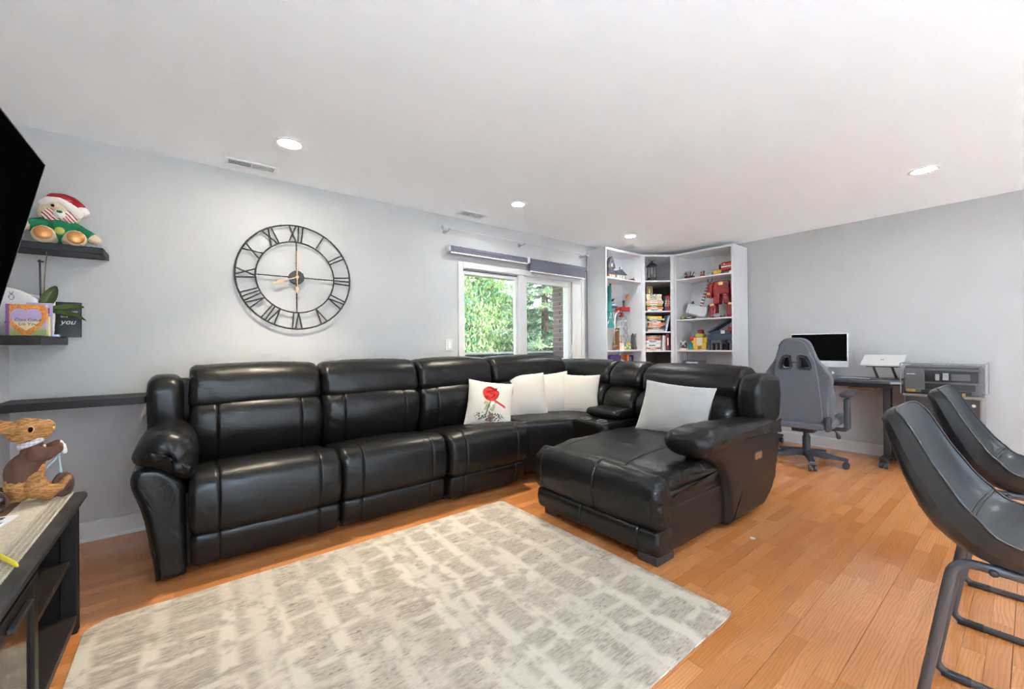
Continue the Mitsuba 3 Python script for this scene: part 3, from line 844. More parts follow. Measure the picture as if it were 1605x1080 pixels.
part(ck, 'hub', cyl((CX, WALL_A - .001, CZ), (CX, CY - .012, CZ), .052, sec=36), 'black_metal', 40)
for nm_, dx, dz, L, back in (('hour_hand', -.93, -.34, .17, .0), ('minute_hand', 0.0, 1., .20, .125)):
    d = np.array([dx, 0, dz]); d /= np.linalg.norm(d); o_ = np.array([CX, CY - .018, CZ]); s_ = np.array([d[2], 0, -d[0]])
    def blade(L, w, d):
        s_ = np.array([d[2], 0, -d[0]])
        pts = [(-.004, 0), (-.003, L * .55), (-w, L * .68), (-.003, L), (.003, L), (w, L * .68), (.003, L * .55), (.004, 0)]
        return extrude([(p[0], p[1]) for p in pts], .0025, frame(o_, s_, d, np.cross(s_, d)))
    ms = [blade(L, .016 if nm_ == 'hour_hand' else .004, d)]
    if back: ms.append(blade(back, .014, -d))
    part(ck, nm_, ms, 'bronze_hand' if 'bronze_hand' in scene else mat('bronze_hand', (.50, .30, .17), .35, metal=.5), 30)
part(ck, 'hand_cap', cyl((CX, CY - .012, CZ), (CX, CY - .026, CZ), .011), 'bronze_hand', 40)

# ------------------------------------------------------------------ roller blinds, rod, switch
for i, (x0, x1, zb, lb) in enumerate(((1.975, 2.968, 2.072, 'rolled-up dark grey roller blind above the left window pane'), (2.985, 3.945, 1.993, 'dark grey roller blind let down a little above the right window pane'))):
    t = thing('roller_blind', lb, 'blind')
    z = 2.108
    part(t, 'roll', cyl((x0 + .012, W - .055, z), (x1 - .012, W - .055, z), .031, sec=28), 'blind_fabric', 40)
    part(t, 'fabric', bbox((x0 + .012, W - .084, zb), (x1 - (.045 if i else .012), W - .081, z), .001), 'blind_fabric', 30)
    part(t, 'bottom_bar', bbox((x0 + .01, W - .088, zb - .012), (x1 - (.043 if i else .01), W - .077, zb + .002), .003), 'off_white', 30)
    for x in (x0, x1 - .008): part(t, 'bracket', [bbox((x, W - .086, z - .03), (x + .008, W, z + .035), .004), cyl((x - .004, W - .055, z), (x + .012, W - .055, z), .024)], 'silver_light', 30)
t = thing('curtain_rod', 'thin white curtain rod near the ceiling above the window', 'curtain rod')
part(t, 'rod', cyl((1.93, W - .085, 2.292), (3.93, W - .085, 2.285), .0045, sec=12), 'c_light_grey', 40)
part(t, 'finial', [trimesh.creation.icosphere(2, .022), ], 'silver_light', True) if False else None
with at(1.905, W - .085, 2.292): part(t, 'finial', trimesh.creation.icosphere(2, .022), 'c_light_grey', True)
with at(3.945, W - .085, 2.285): part(t, 'finial', trimesh.creation.icosphere(2, .020), 'silver_light', True)
for x in (1.965, 2.905, 3.90): part(t, 'bracket', [cyl((x, W, 2.275), (x, W - .006, 2.275), .022), tube(catmull([(x, W, 2.275), (x, W - .05, 2.27), (x, W - .085, 2.275), (x, W - .095, 2.295)], 5), .004, 8)], 'c_grey', 40)
t = thing('light_switch', 'white double rocker light switch left of the window', 'light switch')
part(t, 'plate', bbox((1.962, W - .007, 1.115), (2.038, W, 1.228), .004), 'trim_paint')
part(t, 'rocker', bbox((1.983, W - .012, 1.137), (2.017, W - .006, 1.206), .003), 'white_paint')

# ------------------------------------------------------------------ floating shelves
single('floating_shelf', bbox((-.76, 3.325, 1.708), (-.388, W, 1.746), .003), 'shelf_black', 'black floating shelf under the teddy bear', 'shelf')
single('floating_shelf', bbox((WALL_L, 2.976, 1.188), (-.566, W, 1.230), .003), 'shelf_black', 'black floating corner shelf holding the picture book and orchid', 'shelf')
single('floating_shelf', bbox((WALL_L, 3.245, .838), (-.205, W, .879), .003), 'shelf_black', 'long black floating shelf left of the sofa, lowest of the three', 'shelf')

RT, FW = np.array([.7864, -.6177, 0]), np.array([.6177, .7864, 0])         # a diagonal heading: right and away

# teddy bear
cream = mat('plush_cream', (.68, .56, .40), .9, spec=.1, sheen=.5, bump=proc(lambda p, n, uv: noise(p.x * 260, p.y * 260, p.z * 260) * .0022, 8e-4))
mat('plush_white', (.80, .77, .72), .9, spec=.1, sheen=.5)


def _candy(p, n, uv):
    q = p.x * 1.0 + p.z * .9
    s = dr.sin(q * 300 + 3 * noise(p.x * 40, p.z * 40))
    return mix((.78, .74, .70), (.42, .03, .05), smoothstep(.25, .5, s))


mat('candy_stripe', proc(_candy), .85, spec=.1)
mat('sweater_green', (.018, .16, .075), .85, spec=.1, sheen=.3)
mat('sequin_red', (.34, .012, .02), .3, metal=.3)
mat('pad_bronze', (.55, .25, .08), .35, metal=.5)
with at(m=frame((-.578, 3.428, 1.746), (.985, .17, 0), (-.17, .985, 0), (0, 0, 1)) @ np.diag([.93, .93, .93, 1.])):
    bear = thing('teddy_bear', 'cream teddy bear in green sweater and red santa hat on the top shelf', 'plush toy')
    body = [[(0, 0, .075, .062), (0, .0, .15, .05)],
            [(0, -.005, .205, .064), (.0, -.008, .238, .062)], [(-.04, -.01, .20, .054), (.04, -.01, .20, .054)], [(0, -.05, .20, .032)],
            [(.055, .0, .252, .022)], [(-.055, 0, .252, .022)],
            [(-.045, 0, .135, .032), (-.095, -.015, .115, .030), (-.140, -.03, .098, .031)], [(.045, 0, .135, .032), (.10, -.015, .095, .030), (.150, -.03, .062, .031)],
            [(-.03, -.01, .05, .045), (-.060, -.07, .045, .038), (-.064, -.105, .047, .050)], [(.03, -.01, .05, .045), (.060, -.07, .045, .038), (.064, -.105, .043, .050)]]
    part(bear, 'body', rough(blob(body, .008, 10), .0025, 60), cream, True)
    sw_ = [[(0, .0, .075, .068), (0, 0, .15, .056)], [(-.04, 0, .138, .039), (-.092, -.015, .118, .036), (-.115, -.02, .106, .036)], [(.04, 0, .138, .039), (.10, -.015, .097, .036), (.122, -.02, .082, .036)]]
    part(bear, 'sweater', rough(blob(sw_, .009, 8), .003, 30), 'sweater_green', True)
    part(bear, 'face_fur', rough(blob([[(-.034, -.026, .188, .046), (.034, -.026, .188, .046)], [(0, -.055, .185, .030)]], .007, 8), .001, 50), 'candy_stripe', True)
    part(bear, 'muzzle', blob([[(0, -.070, .186, .026)]], .006, 3), 'plush_white', True)
    part(bear, 'nose', blob([[(-.006, -.096, .195, .007), (.006, -.096, .195, .007)]], .004, 3), 'sweater_green', True)
    for x in (-.028,): part(bear, 'eye', trimesh.creation.icosphere(2, .008).apply_translation([x, -.068, .232]), 'screen_black', True)
    hat = part(bear, 'santa_hat', blob([[(-.012, .0, .278, .048), (.02, .005, .296, .036), (.055, .0, .290, .030), (.085, -.01, .262, .026)]], .008, 8), 'sequin_red', True)
    part(hat, 'brim', rough(blob([[(-.064, -.018, .250, .020), (-.045, -.045, .268, .020), (0, -.056, .270, .020), (.04, -.054, .245, .024), (.075, -.045, .208, .028)]], .007, 6), .004, 50), 'plush_white', True)
    part(hat, 'pompom', rough(trimesh.creation.icosphere(3, .030).apply_translation([.098, -.018, .232]), .006, 60), 'plush_white', True)
    for x, s in ((-.065, .047), (.065, .043)):
        m = trimesh.creation.icosphere(3, 1); m.apply_scale([.038, .012, .038]); m.apply_translation([x, -.149, s]); part(bear, 'foot_pad', m, 'pad_bronze', True)
    part(bear, 'patch', trimesh.creation.icosphere(2, 1).apply_scale([.022, .010, .024]).apply_translation([0, -.066, .085]), 'c_lime', True, label='plain lime green patch')

# things on the corner shelf
SZ = 1.230
mat('paper', (.74, .74, .76), .75)
with at(m=frame((-.679, 3.30, SZ), (.99, -.14, 0), (.14, .99, 0), (0, 0, 1))):
    bk = thing('picture_book', 'orange and purple picture book God Gave You standing on the corner shelf', 'book')

    def _cover(p, n, uv):
        u, v = uv.x, uv.y
        a, b = (u - .5) / .43, (v - .52) / .40
        bx = dr.abs(a)
        hf = dr.square(a) + dr.square(b + .18 - .62 * dr.sqrt(bx + .001))
        hi = dr.square(a / .92) + dr.square((b + .14 - .50 * dr.sqrt(bx + .001)) / .78)
        c = mix((.52, .45, .62), (.40, .46, .16), smoothstep(.35, .15, v))
        leaf = mix((.70, .16, .05), (.85, .45, .10), noise(u * 30, v * 30))
        c = mix(c, leaf, 1 - smoothstep(1.45, 1.7, hf))
        inner = mix((.86, .72, .42), (.56, .42, .66), smoothstep(.35, .6, v))
        c = mix(c, inner, 1 - smoothstep(.92, 1.0, hi))
        return mix(c, mi.Color3f(.22, .10, .30), 1 - smoothstep(.085, .09, u))
    mat('book_cover', proc(_cover), .35)
    cv = box((-.074, 0, 0), (.074, .022, .172)); v_ = np.asarray(cv.vertices)
    part(bk, 'cover', trimesh.Trimesh(cv.vertices, cv.faces, process=False), 'book_cover', False, uv=np.c_[(v_[:, 0] + .074) / .148, v_[:, 2] / .172])
    part(bk, 'pages', box((-.06, .003, .168), (.0745, .019, .1725)), 'page', False)
    for s_, z_ in (('God Gave', .083), ('Us You', .060)):
        with at(m=frame((.008, -.0005, z_), (1, 0, 0), (0, 0, 1), (0, -1, 0))): part(bk, 'lettering', text(s_, .0155, .0006, slant=.15), 'c_dark_grey', False)
def paper_sheet(w, h, th=.002): return bbox((-w / 2, 0, 0), (w / 2, th, h), .0008)
with at(m=frame((-.640, 3.345, SZ), (.99, -.12, 0), (.12, .99, .0), (0, 0, 1))):
    g = thing('greeting_card', 'lilac card with a small purple picture behind the picture book', 'card')
    part(g, 'sheet', paper_sheet(.10, .186), 'c_lilac')
    part(g, 'picture', bbox((.008, -.0012, .128), (.038, .0, .158), .0005), 'c_purple')
    part(g, 'print', bbox((.006, -.0012, .112), (.04, .0, .120), .0005), 'c_teal')
with at(m=frame((-.632, 3.315, SZ), (.99, -.10, 0), (.10, .99, 0), (0, 0, 1))):
    single('greeting_card', paper_sheet(.075, .112, .006), 'c_pale_yellow', 'pale yellow booklet beside the picture book', 'card')
with at(m=frame((-.768, 3.40, SZ), (.95, -.3, 0), (.3, .95, 0), (0, 0, 1))):
    gb = thing('gift_bag', 'white paper gift bag with a scribbled bow on the corner shelf', 'bag')
    bagp = [(-.10, 0), (.11, 0), (.115, .21), (.03, .255), (-.05, .275), (-.105, .26)]
    part(gb, 'paper', rough(soften(extrude(bagp, .05, frame((0, .05, 0), (1, 0, 0), (0, 0, 1), (0, -1, 0))), .02, 2), .004, 14), 'paper', 40)
    part(gb, 'bow_print', [tube(np.c_[.02 + .010 * np.cos(q), np.full(20, -.004), .215 + .014 * np.sin(q)], .0012, 5, True) for q in [np.arange(20) * np.pi / 10]] + [tube([(.02, -.004, .229), (.008, -.004, .247)], .0012, 5), tube([(.02, -.004, .229), (.030, -.004, .246)], .0012, 5)], 'c_dark_grey', True)
    with at(m=frame((.035, -.0035, .178), (1, 0, -.05), (0.05, 0, 1), (0, -1, 0))): part(gb, 'lettering', text('baby shower', .008, .0006), 'c_dark_grey', False) if False else None
with at(m=frame((-.655, 3.45, SZ), (.97, -.24, 0), (.24, .97, 0), (0, 0, 1))):
    single('gift_bag', rough(soften(extrude([(-.07, 0), (.045, 0), (.05, .225), (-.075, .24)], .03, frame((0, .03, 0), (1, 0, 0), (0, 0, 1), (0, -1, 0))), .02, 2), .003, 14), 'paper', 'white bag of crinkled paper behind the orchid on the corner shelf', 'bag')
with at(m=frame((-.623, 3.525, SZ), (1, 0, 0), (0, .995, -.1), (0, .06, 1))):
    sg_ = thing('wall_plaque', 'black plaque with white you lettering leaning behind the orchid', 'sign')
    part(sg_, 'board', bbox((-.085, 0, .004), (.115, .014, .212), .002), 'c_black')
    for s_, h_, x_, z_, sl in (('ready', .011, .078, .150, .2), ('for a', .010, .044, .120, .2), ('you', .026, .060, .080, .3)):
        with at(m=frame((x_, -.0008, z_), (1, 0, 0), (0, 0, 1), (0, -1, 0))): part(sg_, 'lettering', text(s_, h_, .0008, slant=sl), 'white_paint', False)
single('card_box', rbox((-.605, 3.355, SZ), (-.572, 3.40, SZ + .016), .005), 'c_light_blue', 'small pale blue box at the end of the corner shelf', 'box')
with at(-.645, 3.40, SZ):
    orc = thing('orchid', 'potted orchid without flowers on the corner shelf', 'plant')
    part(orc, 'pot', lathe([(0, 0), (.030, 0), (.036, .06), (.034, .06), (.03, .05), (0, .05)], 24), 'c_white')
    part(orc, 'stake', cyl((0, 0, .05), (-.004, 0, .43), .004, sec=8), 'c_black')
    part(orc, 'stake_clip', bbox((-.012, -.008, .415), (.012, .008, .424), .002), 'c_black')
    part(orc, 'stem', tube(catmull([(.006, 0, .05), (.010, 0, .2), (.016, 0, .38), (.022, 0, .46), (.012, 0, .50), (-.015, 0, .505), (-.05, 0, .50)], 8), .0026, 7), mat('stem_brown', (.13, .10, .06), .6), True)
    part(orc, 'stem_twig', [tube([(-.03, 0, .503), (-.035, -.004, .489)], .0022, 5), tube([(.02, 0, .485), (.036, -.003, .489)], .0022, 5)], 'stem_brown', True)
    leafm = mat('orchid_leaf', (.045, .075, .016), .35)
    for base, d, up_, L_, w_, droop in (((.0, 0, .145), (.40, -.1, 1.0), (0.1, -1, .1), .165, .030, .12), ((.03, -.03, .150), (1, -.1, .28), (-.2, -.8, .6), .15, .020, .25), ((.03, -.03, .135), (1, -.12, .16), (-.1, -.8, .7), .155, .020, .75), ((-.01, 0, .05), (-.8, -.3, .5), (0, -.3, 1), .14, .026, .5)):
        d = np.array(d, float); d /= np.linalg.norm(d); u_ = np.array(up_, float); s_ = np.cross(d, u_); s_ /= np.linalg.norm(s_); nn_ = np.cross(s_, d)
        q = np.linspace(0, 1, 14); prof_w = w_ * np.sin(np.pi * np.clip(q * .93 + .05, 0, 1)) ** .7
        ctr = np.array(base) + d * (q * L_)[:, None] - np.array([0, 0, 1]) * (droop * .09 * q ** 2.2)[:, None]
        tt = np.linspace(-1, 1, 7)
        V = ctr[:, None] + s_ * (prof_w[:, None] * tt)[..., None] + nn_ * (.010 * np.abs(tt) ** 1.5)[None, :, None]
        B_ = V - nn_ * .0022
        n_, m_ = 14, 7; I, J = np.meshgrid(np.arange(n_ - 1), np.arange(m_ - 1), indexing='ij'); a = (I * m_ + J).ravel(); f1 = np.vstack([np.c_[a, a + m_, a + m_ + 1], np.c_[a, a + m_ + 1, a + 1]])
        part(orc, 'leaf', (np.vstack([V.reshape(-1, 3), B_.reshape(-1, 3)]), np.vstack([f1, f1[:, ::-1] + n_ * m_])), leafm, True)

# ------------------------------------------------------------------ television on the left wall, tilted down
TVY1, TVY0 = 2.44, 1.0
tv = thing('television', 'large black flat television tilted down on the left wall', 'television')
pt, pb = np.array([-.449, TVY1, 1.90]), np.array([-.449 - .172, TVY1, 1.90 - .828])
up_ = (pt - pb) / np.linalg.norm(pt - pb); nrm = np.cross(np.array([0, 1., 0]), up_); nrm = nrm if nrm[0] > 0 else -nrm
Mt = frame(pb, (0, -1, 0), up_, nrm)
hh = float(np.linalg.norm(pt - pb)); ww = TVY1 - TVY0
with at(m=Mt):
    part(tv, 'housing', bbox((0, 0, -.045), (ww, hh, -.004), .006), 'black_plastic')
    part(tv, 'screen', bbox((.004, .006, -.004), (ww - .004, hh - .004, 0.), .001), 'tv_screen', False)
    e_ = .004
    part(tv, 'bezel', [bbox((0, 0, -.012), (e_, hh, .001), .001), bbox((ww - e_, 0, -.012), (ww, hh, .001), .001), bbox((0, hh - e_, -.012), (ww, hh, .001), .001), bbox((0, 0, -.012), (ww, .008, .001), .001)], 'steel_dark')
part(tv, 'wall_mount', [bbox((WALL_L, 1.5, 1.35), (WALL_L + .03, 1.95, 1.75), .004), bbox((WALL_L + .02, 1.69, 1.50), (-.56, 1.75, 1.58), .004)], 'black_metal')

# ------------------------------------------------------------------ tv stand
st = thing('tv_stand', 'dark espresso wooden tv stand with open shelves at the left edge', 'tv stand')
SX0, SX1, SY0, SY1, SH = -.775, -.365, .92, 2.47, .563
part(st, 'top', bbox((SX0, SY0 - .02, SH - .032), (SX1 + .022, SY1 + .022, SH), .008), 'dark_wood')
part(st, 'top_trim', bbox((SX0 + .01, SY0, SH - .052), (SX1 + .006, SY1 + .006, SH - .032), .004), 'espresso_edge')
for y in (SY0, SY1 - .045): part(st, 'post', bbox((SX1 - .05, y, 0), (SX1, y + .045, SH - .052), .003), 'espresso')
for y in (SY0, SY1 - .03): part(st, 'side_panel', bbox((SX0, y, .02), (SX1 - .045, y + .025, SH - .052), .003), 'espresso')
part(st, 'back_panel', bbox((SX0, SY0, .03), (SX0 + .012, SY1, SH - .05), .002), 'espresso')
part(st, 'bottom', bbox((SX0, SY0, .045), (SX1 - .003, SY1, .075), .003), 'espresso_edge')
for y in (1.80, 1.50): part(st, 'divider', bbox((SX0 + .012, y, .075), (SX1 - .003, y + .022, SH - .052), .003), 'espresso_edge')
part(st, 'shelf', bbox((SX0 + .012, 1.822, .285), (SX1 - .02, SY1 - .03, .305), .002), 'espresso_edge')
part(st, 'shelf', bbox((SX0 + .012, SY0 + .03, .285), (SX1 - .02, 1.50, .305), .002), 'espresso_edge')
for z in (.16, .23, .37, .44): part(st, 'shelf_pin', cyl((SX1 - .11, SY1 - .036, z), (SX1 - .11, SY1 - .03, z), .004), 'silver_light')
dr_ = part(st, 'door', [bbox((SX1 - .004, 1.815, .08), (SX1 + .012, 1.775, SH - .056), .002), bbox((SX1 - .004, 1.23, .08), (SX1 + .012, 1.27, SH - .056), .002), bbox((SX1 - .004, 1.27, SH - .115), (SX1 + .012, 1.775, SH - .056), .002), bbox((SX1 - .004, 1.27, .08), (SX1 + .012, 1.775, .115), .002)], 'espresso')
part(dr_, 'glass', bbox((SX1, 1.265, .11), (SX1 + .004, 1.78, SH - .11), .001), mat('door_glass', (.006, .006, .006), .04, spec=1.0), False)
part(dr_, 'handle', bbox((SX1 + .012, 1.54, SH - .095), (SX1 + .028, 1.70, SH - .082), .003), 'black_metal')


def _weave(p, n, uv):
    t = noise(p.x * 500, p.y * 60, 1.) * .5 + noise(p.x * 60, p.y * 420, 2.) * .5
    return mix((.40, .34, .25), (.62, .56, .45), t)


mat('runner_cloth', proc(_weave), .9, spec=.1)
mat('runner_brown', (.17, .095, .05), .85, spec=.1)
rn = thing('table_runner', 'cream woven table runner with a net edge on the tv stand', 'table runner')
part(rn, 'cloth', bbox((-.52, 1.0, SH), (-.432, 2.475, SH + .004), .001), 'runner_cloth')
part(rn, 'brown_band', bbox((-.62, 1.0, SH), (-.522, 2.47, SH + .0045), .001), 'runner_brown')
net = []
for k in range(4): net.append(box((-.430 + k * .0145, 1.0, SH), (-.4255 + k * .0145, 2.478, SH + .003)))
for k in range(98):
    y = 1.0 + k * .015
    net.append(box((-.432, y, SH + .0005), (-.380, y + .0045, SH + .0035)))
part(rn, 'net_edge', net, 'runner_cloth', False, kind='stuff')
mg = thing('magazine', 'white brochure with teal print on the tv stand beside the rabbit', 'paper')
with at(-.60, 2.12, SH + .005, -8):
    part(mg, 'sheet', bbox((-.10, -.18, 0), (.10, .14, .006), .001), 'paper')
    part(mg, 'print', [box((.02, .05, .006), (.09, .065, .0068)), box((.0, -.02, .006), (.085, -.012, .0068))], 'c_teal', False)
    part(mg, 'print', box((.05, .10, .006), (.075, .125, .0068)), 'c_dark_grey', False)
with at(-.404, 1.78, SH + .0045, -63):
    single('highlighter', hull_spheres([(-.09, 0, .006, .006), (.05, 0, .006, .006)], 12) + hull_spheres([(.05, 0, .006, .006), (.072, 0, .004, .003)], 12), mat('highlighter_yellow', (.75, .62, .03), .4), 'yellow pencil lying across the table runner', 'pencil')

# ------------------------------------------------------------------ straw rabbit on a little tricycle


def _straw(p, n, uv):
    t = noise(p.x * 90, p.y * 90, p.z * 520 + 5 * noise(p.x * 40, p.y * 40, p.z * 40))
    return mix((.20, .075, .022), (.60, .32, .12), smoothstep(.2, .8, t) * .8 + .2 * fbm(p.x * 25, p.y * 25, p.z * 25))


mat('straw', proc(_straw), .8, spec=.2, bump=proc(lambda p, n, uv: noise(p.x * 90, p.y * 90, p.z * 520 + 5 * noise(p.x * 40, p.y * 40, p.z * 40)) * .003, 8e-4))
mat('straw_pale', (.66, .44, .20), .8)
mat('jacket_brown', (.085, .034, .02), .8, sheen=.3)
mat('twig', (.07, .035, .025), .9)
mat('pale_wire', (.34, .46, .50), .7)


def _gingham(p, n, uv):
    a = smoothstep(-.2, .2, dr.sin(p.x * 520)); b = smoothstep(-.2, .2, dr.sin(p.z * 520))
    return mix((.74, .74, .76), (.33, .35, .48), (a + b) * .4)


mat('gingham', proc(_gingham), .85)
with at(m=frame((-.478, 2.40, SH + .005), (.97, .24, 0), (-.24, .97, 0), (0, 0, 1)) @ np.diag([.68, .78, 1.06, 1.])):
    rb = thing('straw_rabbit', 'straw rabbit figure in a brown jacket riding a tricycle on the tv stand', 'figurine')
    rbody = [[(-.05, 0, .075, .062), (-.02, 0, .085, .060), (.0, 0, .13, .050), (.0, 0, .20, .036), (-.015, 0, .232, .030)],
             [(-.035, 0, .265, .048), (.03, 0, .262, .040), (.062, 0, .272, .024)], [(-.065, .0, .262, .034)],
             [(-.07, .02, .285, .016), (-.115, .022, .290, .020), (-.165, .024, .282, .014)], [(-.07, -.02, .28, .016), (-.115, -.024, .282, .020), (-.165, -.026, .274, .014)],
             [(.0, -.04, .07, .045), (.05, -.045, .035, .028), (.10, -.045, .048, .019), (.132, -.045, .075, .014)], [(.0, .04, .07, .045), (.05, .045, .035, .028), (.10, .045, .048, .019), (.132, .045, .075, .014)]]
    part(rb, 'body', rough(blob(rbody, .006, 6), .006, 75, 4), 'straw', True)
    part(rb, 'muzzle', rough(blob([[(.055, 0, .276, .024), (.066, 0, .270, .020)]], .006, 4), .003, 70), 'straw_pale', True)
    part(rb, 'eye', trimesh.creation.icosphere(2, .0105).apply_translation([-.012, -.040, .272]), 'screen_black', True)
    part(rb, 'eye_ring', tube([(-.012 + .012 * math.cos(a), -.042, .272 + .0105 * math.sin(a)) for a in np.arange(20) * math.pi / 10], .0025, 6, True), 'straw_pale', True)
    part(rb, 'jacket', rough(blob([[(-.045, 0, .115, .066), (-.01, 0, .14, .058), (.0, 0, .19, .046), (-.01, 0, .215, .036)]], .008, 8), .004, 30), 'jacket_brown', True)
    part(rb, 'sleeve', rough(blob([[(.0, -.045, .185, .030), (.05, -.055, .178, .024), (.098, -.05, .196, .019)]], .007, 6), .003, 30), 'jacket_brown', True)
    part(rb, 'sleeve', rough(blob([[(.0, .045, .185, .030), (.05, .055, .178, .024), (.098, .05, .196, .019)]], .007, 6), .003, 30), 'jacket_brown', True)
    part(rb, 'paw', blob([[(.108, -.048, .196, .016), (.118, -.046, .180, .011)]], .005, 4), 'plush_white', True)
    part(rb, 'paw', blob([[(.108, .048, .196, .016), (.118, .046, .180, .011)]], .005, 4), 'plush_white', True)
    part(rb, 'button', trimesh.creation.icosphere(2, .007).apply_translation([.040, -.03, .205]), 'c_cream', True)
    th = np.arange(40) * np.pi / 20
    part(rb, 'collar', tube(np.c_[-.008 + .043 * np.cos(th), .040 * np.sin(th), .222 + .010 * np.cos(th)], .011, 8, True), 'gingham', True)
    tri = part(rb, 'tricycle', [tube(catmull(q_, 6), .006, 8) for q_ in ([(.04, 0, .115), (.075, 0, .14), (.095, 0, .16), (.10, -.0, .14), (.108, 0, .09), (.122, 0, .045)], [(.095, -.05, .175), (.098, 0, .162), (.095, .05, .175)], [(-.06, 0, .05), (.0, 0, .085), (.04, 0, .115)], [(-.12, -.06, .045), (-.12, .06, .045)], [(-.12, -.03, .045), (-.06, 0, .05)])], 'pale_wire', True)
    for c_, R_ in (((.115, 0, .048), .034), ((-.12, -.062, .034), .026), ((-.12, .062, .034), .026), ((.07, -.055, .030), .022)):
        part(tri, 'wheel', rough(tube([(c_[0] + R_ * math.cos(a), c_[1], c_[2] + R_ * math.sin(a)) for a in np.arange(28) * math.pi / 14], .0135 if R_ > .03 else .0085, 10, True), .002, 200), 'twig', True) if R_ != .022 else None
    part(tri, 'sole', rough(blob([[(.055, -.05, .020, .010), (.10, -.05, .028, .010), (.137, -.048, .060, .010)]], .006, 4), .002, 120), 'twig', True)

# ------------------------------------------------------------------ bookcases in the corner
LAC = 'white_lacquer'
BT = 2.362
TH = .019


def plate(poly, z0, z1, bs=LAC):
    return extrude(poly, z1 - z0, frame((0, 0, z0), (1, 0, 0), (0, 1, 0), (0, 0, 1)))


bcl = thing('bookcase', 'tall white bookcase left of the corner, against the window wall', 'bookcase')
LX0, LX1, LY0, LY1 = 4.005, 4.752, 3.23, 3.53
for x in (LX0, LX1 - .022): part(bcl, 'side_panel', bbox((x, LY0, 0), (x + .022, LY1, BT), .002), LAC)
part(bcl, 'top', bbox((LX0 + .022, LY0, BT - .028), (LX1 - .022, LY1, BT), .002), LAC)
part(bcl, 'back_panel', bbox((LX0 + .022, LY1 - .006, .05), (LX1 - .022, LY1, BT - .028), .001), LAC)
for z in (2.0, 1.09, .70, .35, .06): part(bcl, 'shelf', bbox((LX0 + .022, LY0 + .004, z - TH), (LX1 - .022, LY1 - .006, z), .002), LAC)
part(bcl, 'upright_rod', bbox((4.44, LY1 - .03, 1.09), (4.455, LY1 - .008, 1.981), .002), 'c_dark_grey')
bcc = thing('bookcase', 'white corner bookcase with stacked books between the two others', 'bookcase')
CP = [(4.757, 3.53), (4.757, 3.235), (5.12, 2.985), (5.515, 2.985), (5.515, 3.53)]
part(bcc, 'side_panel', bbox((4.757, 3.245, 0), (4.779, 3.53, BT), .002), LAC)
part(bcc, 'side_panel', bbox((5.125, 2.985, 0), (5.515, 3.007, BT), .002), LAC)
part(bcc, 'back_panel', bbox((4.78, 3.52, .05), (5.515, 3.53, BT), .001), 'c_back_brown' if 'c_back_brown' in scene else mat('c_back_brown', (.13, .11, .10), .6))
part(bcc, 'back_panel', bbox((5.505, 3.007, .05), (5.515, 3.52, BT), .001), 'c_back_brown')
part(bcc, 'back_panel', [bbox((4.78, 3.512, 2.02), (5.50, 3.519, BT - .02), .001), bbox((5.497, 3.007, 2.02), (5.504, 3.512, BT - .02), .001)], LAC)
part(bcc, 'top', plate(CP, BT - .028, BT), LAC, False)
fd = np.array([5.12 - 4.757, 2.985 - 3.235, 0]); fl = np.linalg.norm(fd); fd /= fl; fn = np.array([fd[1], -fd[0], 0]); fn = fn if fn[1] < 0 else -fn
with at(m=frame((4.757, 3.235, 0), fd, -fn, (0, 0, 1))):
    part(bcc, 'front_stile', bbox((0, 0, 0), (.045, .02, BT), .002), LAC)
    part(bcc, 'front_stile', bbox((fl - .045, 0, 0), (fl, .02, BT), .002), LAC)
CS = (2.018, 1.612, 1.335, 1.078)
for z in CS + (.70, .35, .06): part(bcc, 'shelf', plate([(4.78, 3.52), (4.78, 3.238), (5.105, 3.008), (5.505, 3.008), (5.505, 3.52)], z - TH, z), LAC, False)
bcr = thing('bookcase', 'tall white bookcase right of the corner, against the desk wall', 'bookcase')
RX0, RX1, RY0, RY1 = 5.12, 5.52, 2.222, 2.98
for y in (RY0, RY1 - .022): part(bcr, 'side_panel', bbox((RX0, y, 0), (RX1, y + .022, BT), .002), LAC)
part(bcr, 'top', bbox((RX0, RY0 + .022, BT - .028), (RX1, RY1 - .022, BT), .002), LAC)
part(bcr, 'back_panel', bbox((RX1 - .006, RY0 + .022, .05), (RX1, RY1 - .022, BT - .028), .001), LAC)
RS = (2.022, 1.487, 1.081)
for z in RS + (.70, .35, .06): part(bcr, 'shelf', bbox((RX0 + .004, RY0 + .022, z - TH), (RX1 - .006, RY1 - .022, z), .002), LAC)

